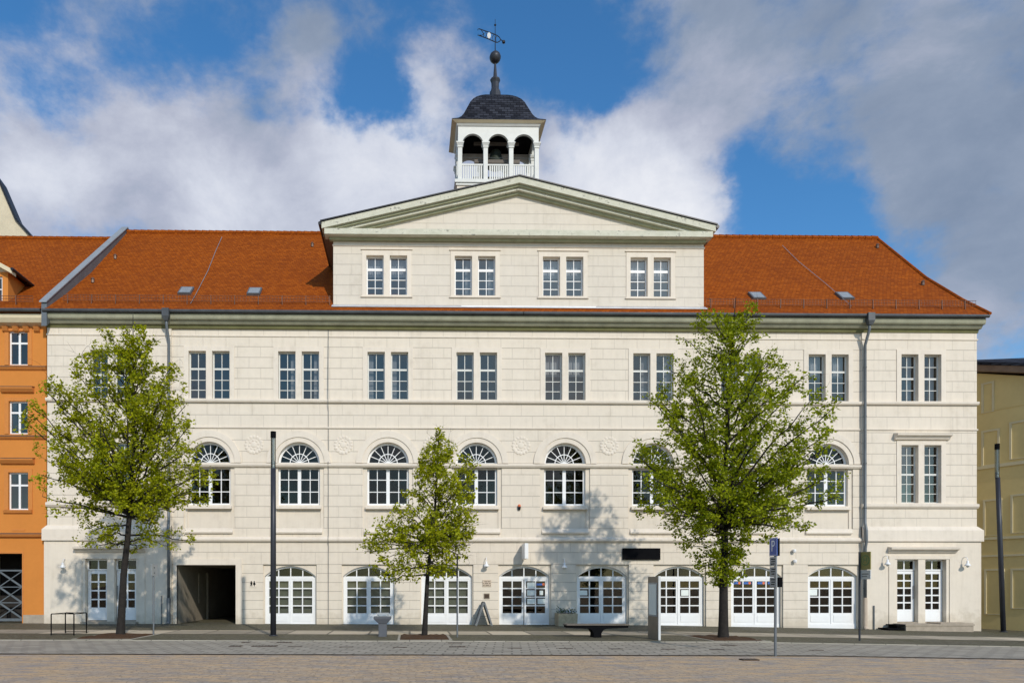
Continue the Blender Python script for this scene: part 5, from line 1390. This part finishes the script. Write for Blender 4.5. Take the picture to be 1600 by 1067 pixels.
def rpt(c, ang, a, b):   # local (a along the sign, b outwards) -> world
    return c[0] + a * math.cos(ang) - b * math.sin(ang), c[1] + a * math.sin(ang) + b * math.cos(ang)
def plate(w, c, ang, a0, a1, b0, b1, z0, z1):
    q = [(a0, b0), (a1, b0), (a1, b1), (a0, b1)]
    w.prism([(*rpt(c, ang, *p), z0) for p in q], [(*rpt(c, ang, *p), z1) for p in q])
# parking sign at the edge of the lane
px_, _ = at(1211.5, 1020, -14.0); g = gz(px_) - .04; PY = -14.0
root = thing('parking_sign', 'blue parking sign with grey plates on a steel post', 'traffic sign', (px_, PY, g))
w = MB(); w.tube([(px_, PY, g - .1), (px_, PY, g + 2.98)], .032, 10); w.build('post', M['steel'], root)
ztop_ = g + 3.0; ang = R(-85); c = (px_ - .035, PY - .02)
def sgn_plate(name, mat, z0, z1, hw=.21, a_=ang, cc=None):
    w = MB(); plate(w, cc or c, a_, -hw, hw, -.008, .008, z0, z1); return w.build(name, M[mat], root)
# face turned to the left, seen at a steep angle
ang = R(-93); c = (px_ - .05, PY)
bl = sgn_plate('sign_face', 'blue', ztop_ - .46, ztop_, .21, ang)
def sign_text(body, size, z, mat, off=-.011, name='lettering', along=0.0):
    p = rpt(c, ang, along, off); return text(name, body, size, (p[0], p[1], z), (R(90), 0, ang), mat, root, .003)
sign_text('P', .40, ztop_ - .22, M['white'])
w = MB()
plate(w, c, ang, -.195, -.185, -.0095, -.008, ztop_ - .445, ztop_ - .015); plate(w, c, ang, .185, .195, -.0095, -.008, ztop_ - .445, ztop_ - .015); plate(w, c, ang, -.185, .185, -.0095, -.008, ztop_ - .025, ztop_ - .015); plate(w, c, ang, -.185, .185, -.0095, -.008, ztop_ - .445, ztop_ - .435)
w.build('sign_border', M['white'], root)
for k, (za, zb) in enumerate(((.48, .72), (.735, .99), (1.0, 1.25))):
    sgn_plate('supplementary_plate', 'zinc_l', ztop_ - zb, ztop_ - za, .19, ang)
    w = MB()
    for j in range(3):
        zz = ztop_ - za - .06 - .06 * j; plate(w, c, ang, -.12 + .03 * ((j + k) % 2), .12 - .02 * j, -.0105, -.008, zz - .012, zz + .012)
    w.build('lettering', M['black'], root)
ang2 = R(75); c2 = (px_ + .06, PY)
w = MB(); plate(w, c2, ang2, -.19, .19, -.008, .008, ztop_ - .46, ztop_ - .02); w.build('sign_back', M['anthra'], root)
w = MB(); w.box(px_ + .03, px_ + .13, PY - .1, PY + .1, ztop_ - 1.25, ztop_ - 1.0); w.build('ticket_box', M['black'], root)
# bus stop sign
px_, _ = at(1343, 997, -8.2); g = gz(px_); PY = -8.2
root = thing('bus_stop_sign', 'bus stop sign post with yellow green disc in front of the downpipe', 'bus stop', (px_, PY, g))
w = MB(); w.tube([(px_, PY, g - .1), (px_, PY, g + 2.98)], .033, 10); w.build('post', M['anthra'], root)
ang = R(-38); c = (px_ + .04, PY)
ang = R(-80)
w = MB(); plate(w, c, ang, .0, .42, -.012, .012, g + 2.38, g + 2.97); w.build('sign_panel', M['yellowh'], root)
w = MB(); w.lathe([(.17, 0), (.17, .004)], n=24); w.v = [(*rpt(c, ang, .21 + a, -.0125 - cc), g + 2.69 + b) for a, b, cc in w.v]; w.build('disc', M['greenh'], root)
w = MB(); w.lathe([(.14, 0), (.14, .004)], n=24); w.v = [(*rpt(c, ang, .21 + a, -.017 - cc), g + 2.69 + b) for a, b, cc in w.v]; w.build('disc_face', M['yellowh'], root)
p = rpt(c, ang, .21, -.024); text('lettering', 'H', .24, (p[0], p[1], g + 2.69), (R(90), 0, ang), M['greenh'], root, .002)
w = MB(); plate(w, c, ang, .0, .42, -.012, .012, g + 2.06, g + 2.36); w.build('line_plate', M['curtain'], root)
w = MB(); plate(w, c, ang, .06, .34, -.0145, -.012, g + 2.22, g + 2.25); plate(w, c, ang, .06, .28, -.0145, -.012, g + 2.14, g + 2.17); w.build('lettering', M['steel'], root)
# slim post by the small tree; post with a small sign by the broad tree
px_, _ = at(714.5, 996, -8.0); g = gz(px_)
root = thing('slim_post', 'bare slim grey post in front of the window with green blinds', 'post', (px_, -8.0, g))
w = MB(); w.tube([(px_, -8, g - .1), (px_, -8, g + 1.98)], .03, 10); w.build('post', M['steel'], root)
w = MB(); w.tube([(px_, -8, g + 1.98), (px_, -8, g + 2.72)], .028, 10); w.lathe([(.03, 0), (.03, .02), (.01, .03)], (px_, -8, g + 2.72), 10); w.build('sleeve', M['dark_metal'], root)
px_, _ = at(240, 992, -7.3); g = gz(px_)
root = thing('sign_post', 'slim grey post with a small sign seen from behind right of the broad lime tree', 'sign post', (px_, -7.3, g))
w = MB(); w.tube([(px_, -7.3, g - .1), (px_, -7.3, g + 2.4)], .028, 10); w.build('post', M['steel'], root)
w = MB(); plate(w, (px_ + .03, -7.3), R(78), -.2, .2, -.008, .008, g + 2.02, g + 2.42); w.build('sign_plate', M['zinc_l'], root)
w = MB(); w.box(px_ - .04, px_ + .04, -7.34, -7.26, g + 2.10, g + 2.14); w.box(px_ - .04, px_ + .04, -7.34, -7.26, g + 2.28, g + 2.32); w.build('clamp', M['dark_metal'], root)
# bicycle stand: two hoops joined by rails
root = None
pA = [at(80, 993, -7.6)[0], at(115.5, 993, -7.6)[0], at(93.5, 990, -6.9)[0], at(127, 990, -6.9)[0]]; g = gz(pA[0])
root = thing('bicycle_stand', 'low black metal bicycle stand of two hoops left of the broad lime tree', 'bicycle stand', ((pA[0] + pA[3]) / 2, -7.2, g))
for (xa, xb, y) in ((pA[0], pA[1], -7.6), (pA[2], pA[3], -6.5)):
    w = MB(); w.tube([(xa, y, g - .05), (xa, y, g + .70), (xa + .02, y, g + .72), (xb - .02, y, g + .72), (xb, y, g + .70), (xb, y, g - .05)], .02, 6); w.tube([(xa, y, g + .05), (xb, y, g + .05)], .014, 6); w.build('hoop', M['black'], root)
w = MB()
for xa, xb in ((pA[0], pA[2]), (pA[1], pA[3])): w.tube([(xa, -7.6, g + .715), (xb, -6.5, g + .715)], .014, 6)
w.tube([((pA[0] + pA[1]) / 2, -7.6, g + .715), ((pA[2] + pA[3]) / 2, -6.5, g + .715)], .012, 6)
w.build('rail', M['black'], root)

# drain slots and covers in the lane
def cover(u0, u1, v, label, name='drain_cover', mat='rust', grp='covers in the lane', dep=.35, slots=0):
    # depth from the ground plane
    Yc = -10
    for _ in range(6):
        X, _z = at((u0 + u1) / 2, v, Yc); hh = CH - (gz(X) - .022); Yc = hh * CF / (v - V0) - CD
    X0, X1 = at(u0, v, Yc)[0], at(u1, v, Yc)[0]; xm = (X0 + X1) / 2; g = gz(xm) - .022
    root = thing(name, label, 'drain cover', (xm, Yc, g), grp)
    w = MB(); w.box(X0, X1, Yc - dep / 2, Yc + dep / 2, g - .02, g + .009); w.build('frame', M['rust'], root)
    w = MB(); n = max(3, int((X1 - X0) / .09))
    for k in range(n):
        xa = X0 + .04 + (X1 - X0 - .08) * k / n; w.box(xa, xa + (X1 - X0 - .08) / n * .55, Yc - dep * .35, Yc + dep * .35, g + .009, g + .013)
    w.build('grating', M['dark_metal'], root)
cover(359, 378, 1008.5, 'small rusty cover left of the wide one in front of the passage')
cover(394, 433, 1008.5, 'wide rusty cover in the lane between passage and street lamp')
cover(433, 456, 1002.8, 'flat cover at the kerb right of the street lamp', dep=.25)
cover(378, 390, 1002.6, 'short cover at the kerb left of the street lamp', dep=.25)
cover(702, 727, 1010, 'dark drain slot in the lane below the slim post', dep=.25)
cover(700, 722, 1004, 'narrow drain slot at the kerb below the slim post', dep=.15)
cover(1127, 1150, 1008.2, 'dark cover at the kerb below the tallest lime tree', dep=.2)
cover(1158, 1183, 1030.5, 'dark slot in the cobbles left of the parking sign', dep=.25)
for u, lab in ((461, 'first'), (541, 'second'), (625, 'third'), (804, 'fourth'), (884, 'fifth'), (962, 'sixth'), (1044, 'seventh'), (1120, 'eighth'), (1197, 'ninth'), (1275, 'tenth')):
    cover(u - 11, u + 11, 1009.5 + (u - 461) * .0085, lab + ' from the left in the row of thin drain slots along the lane', name='drain_slot', grp='row of thin drain slots', dep=.09)
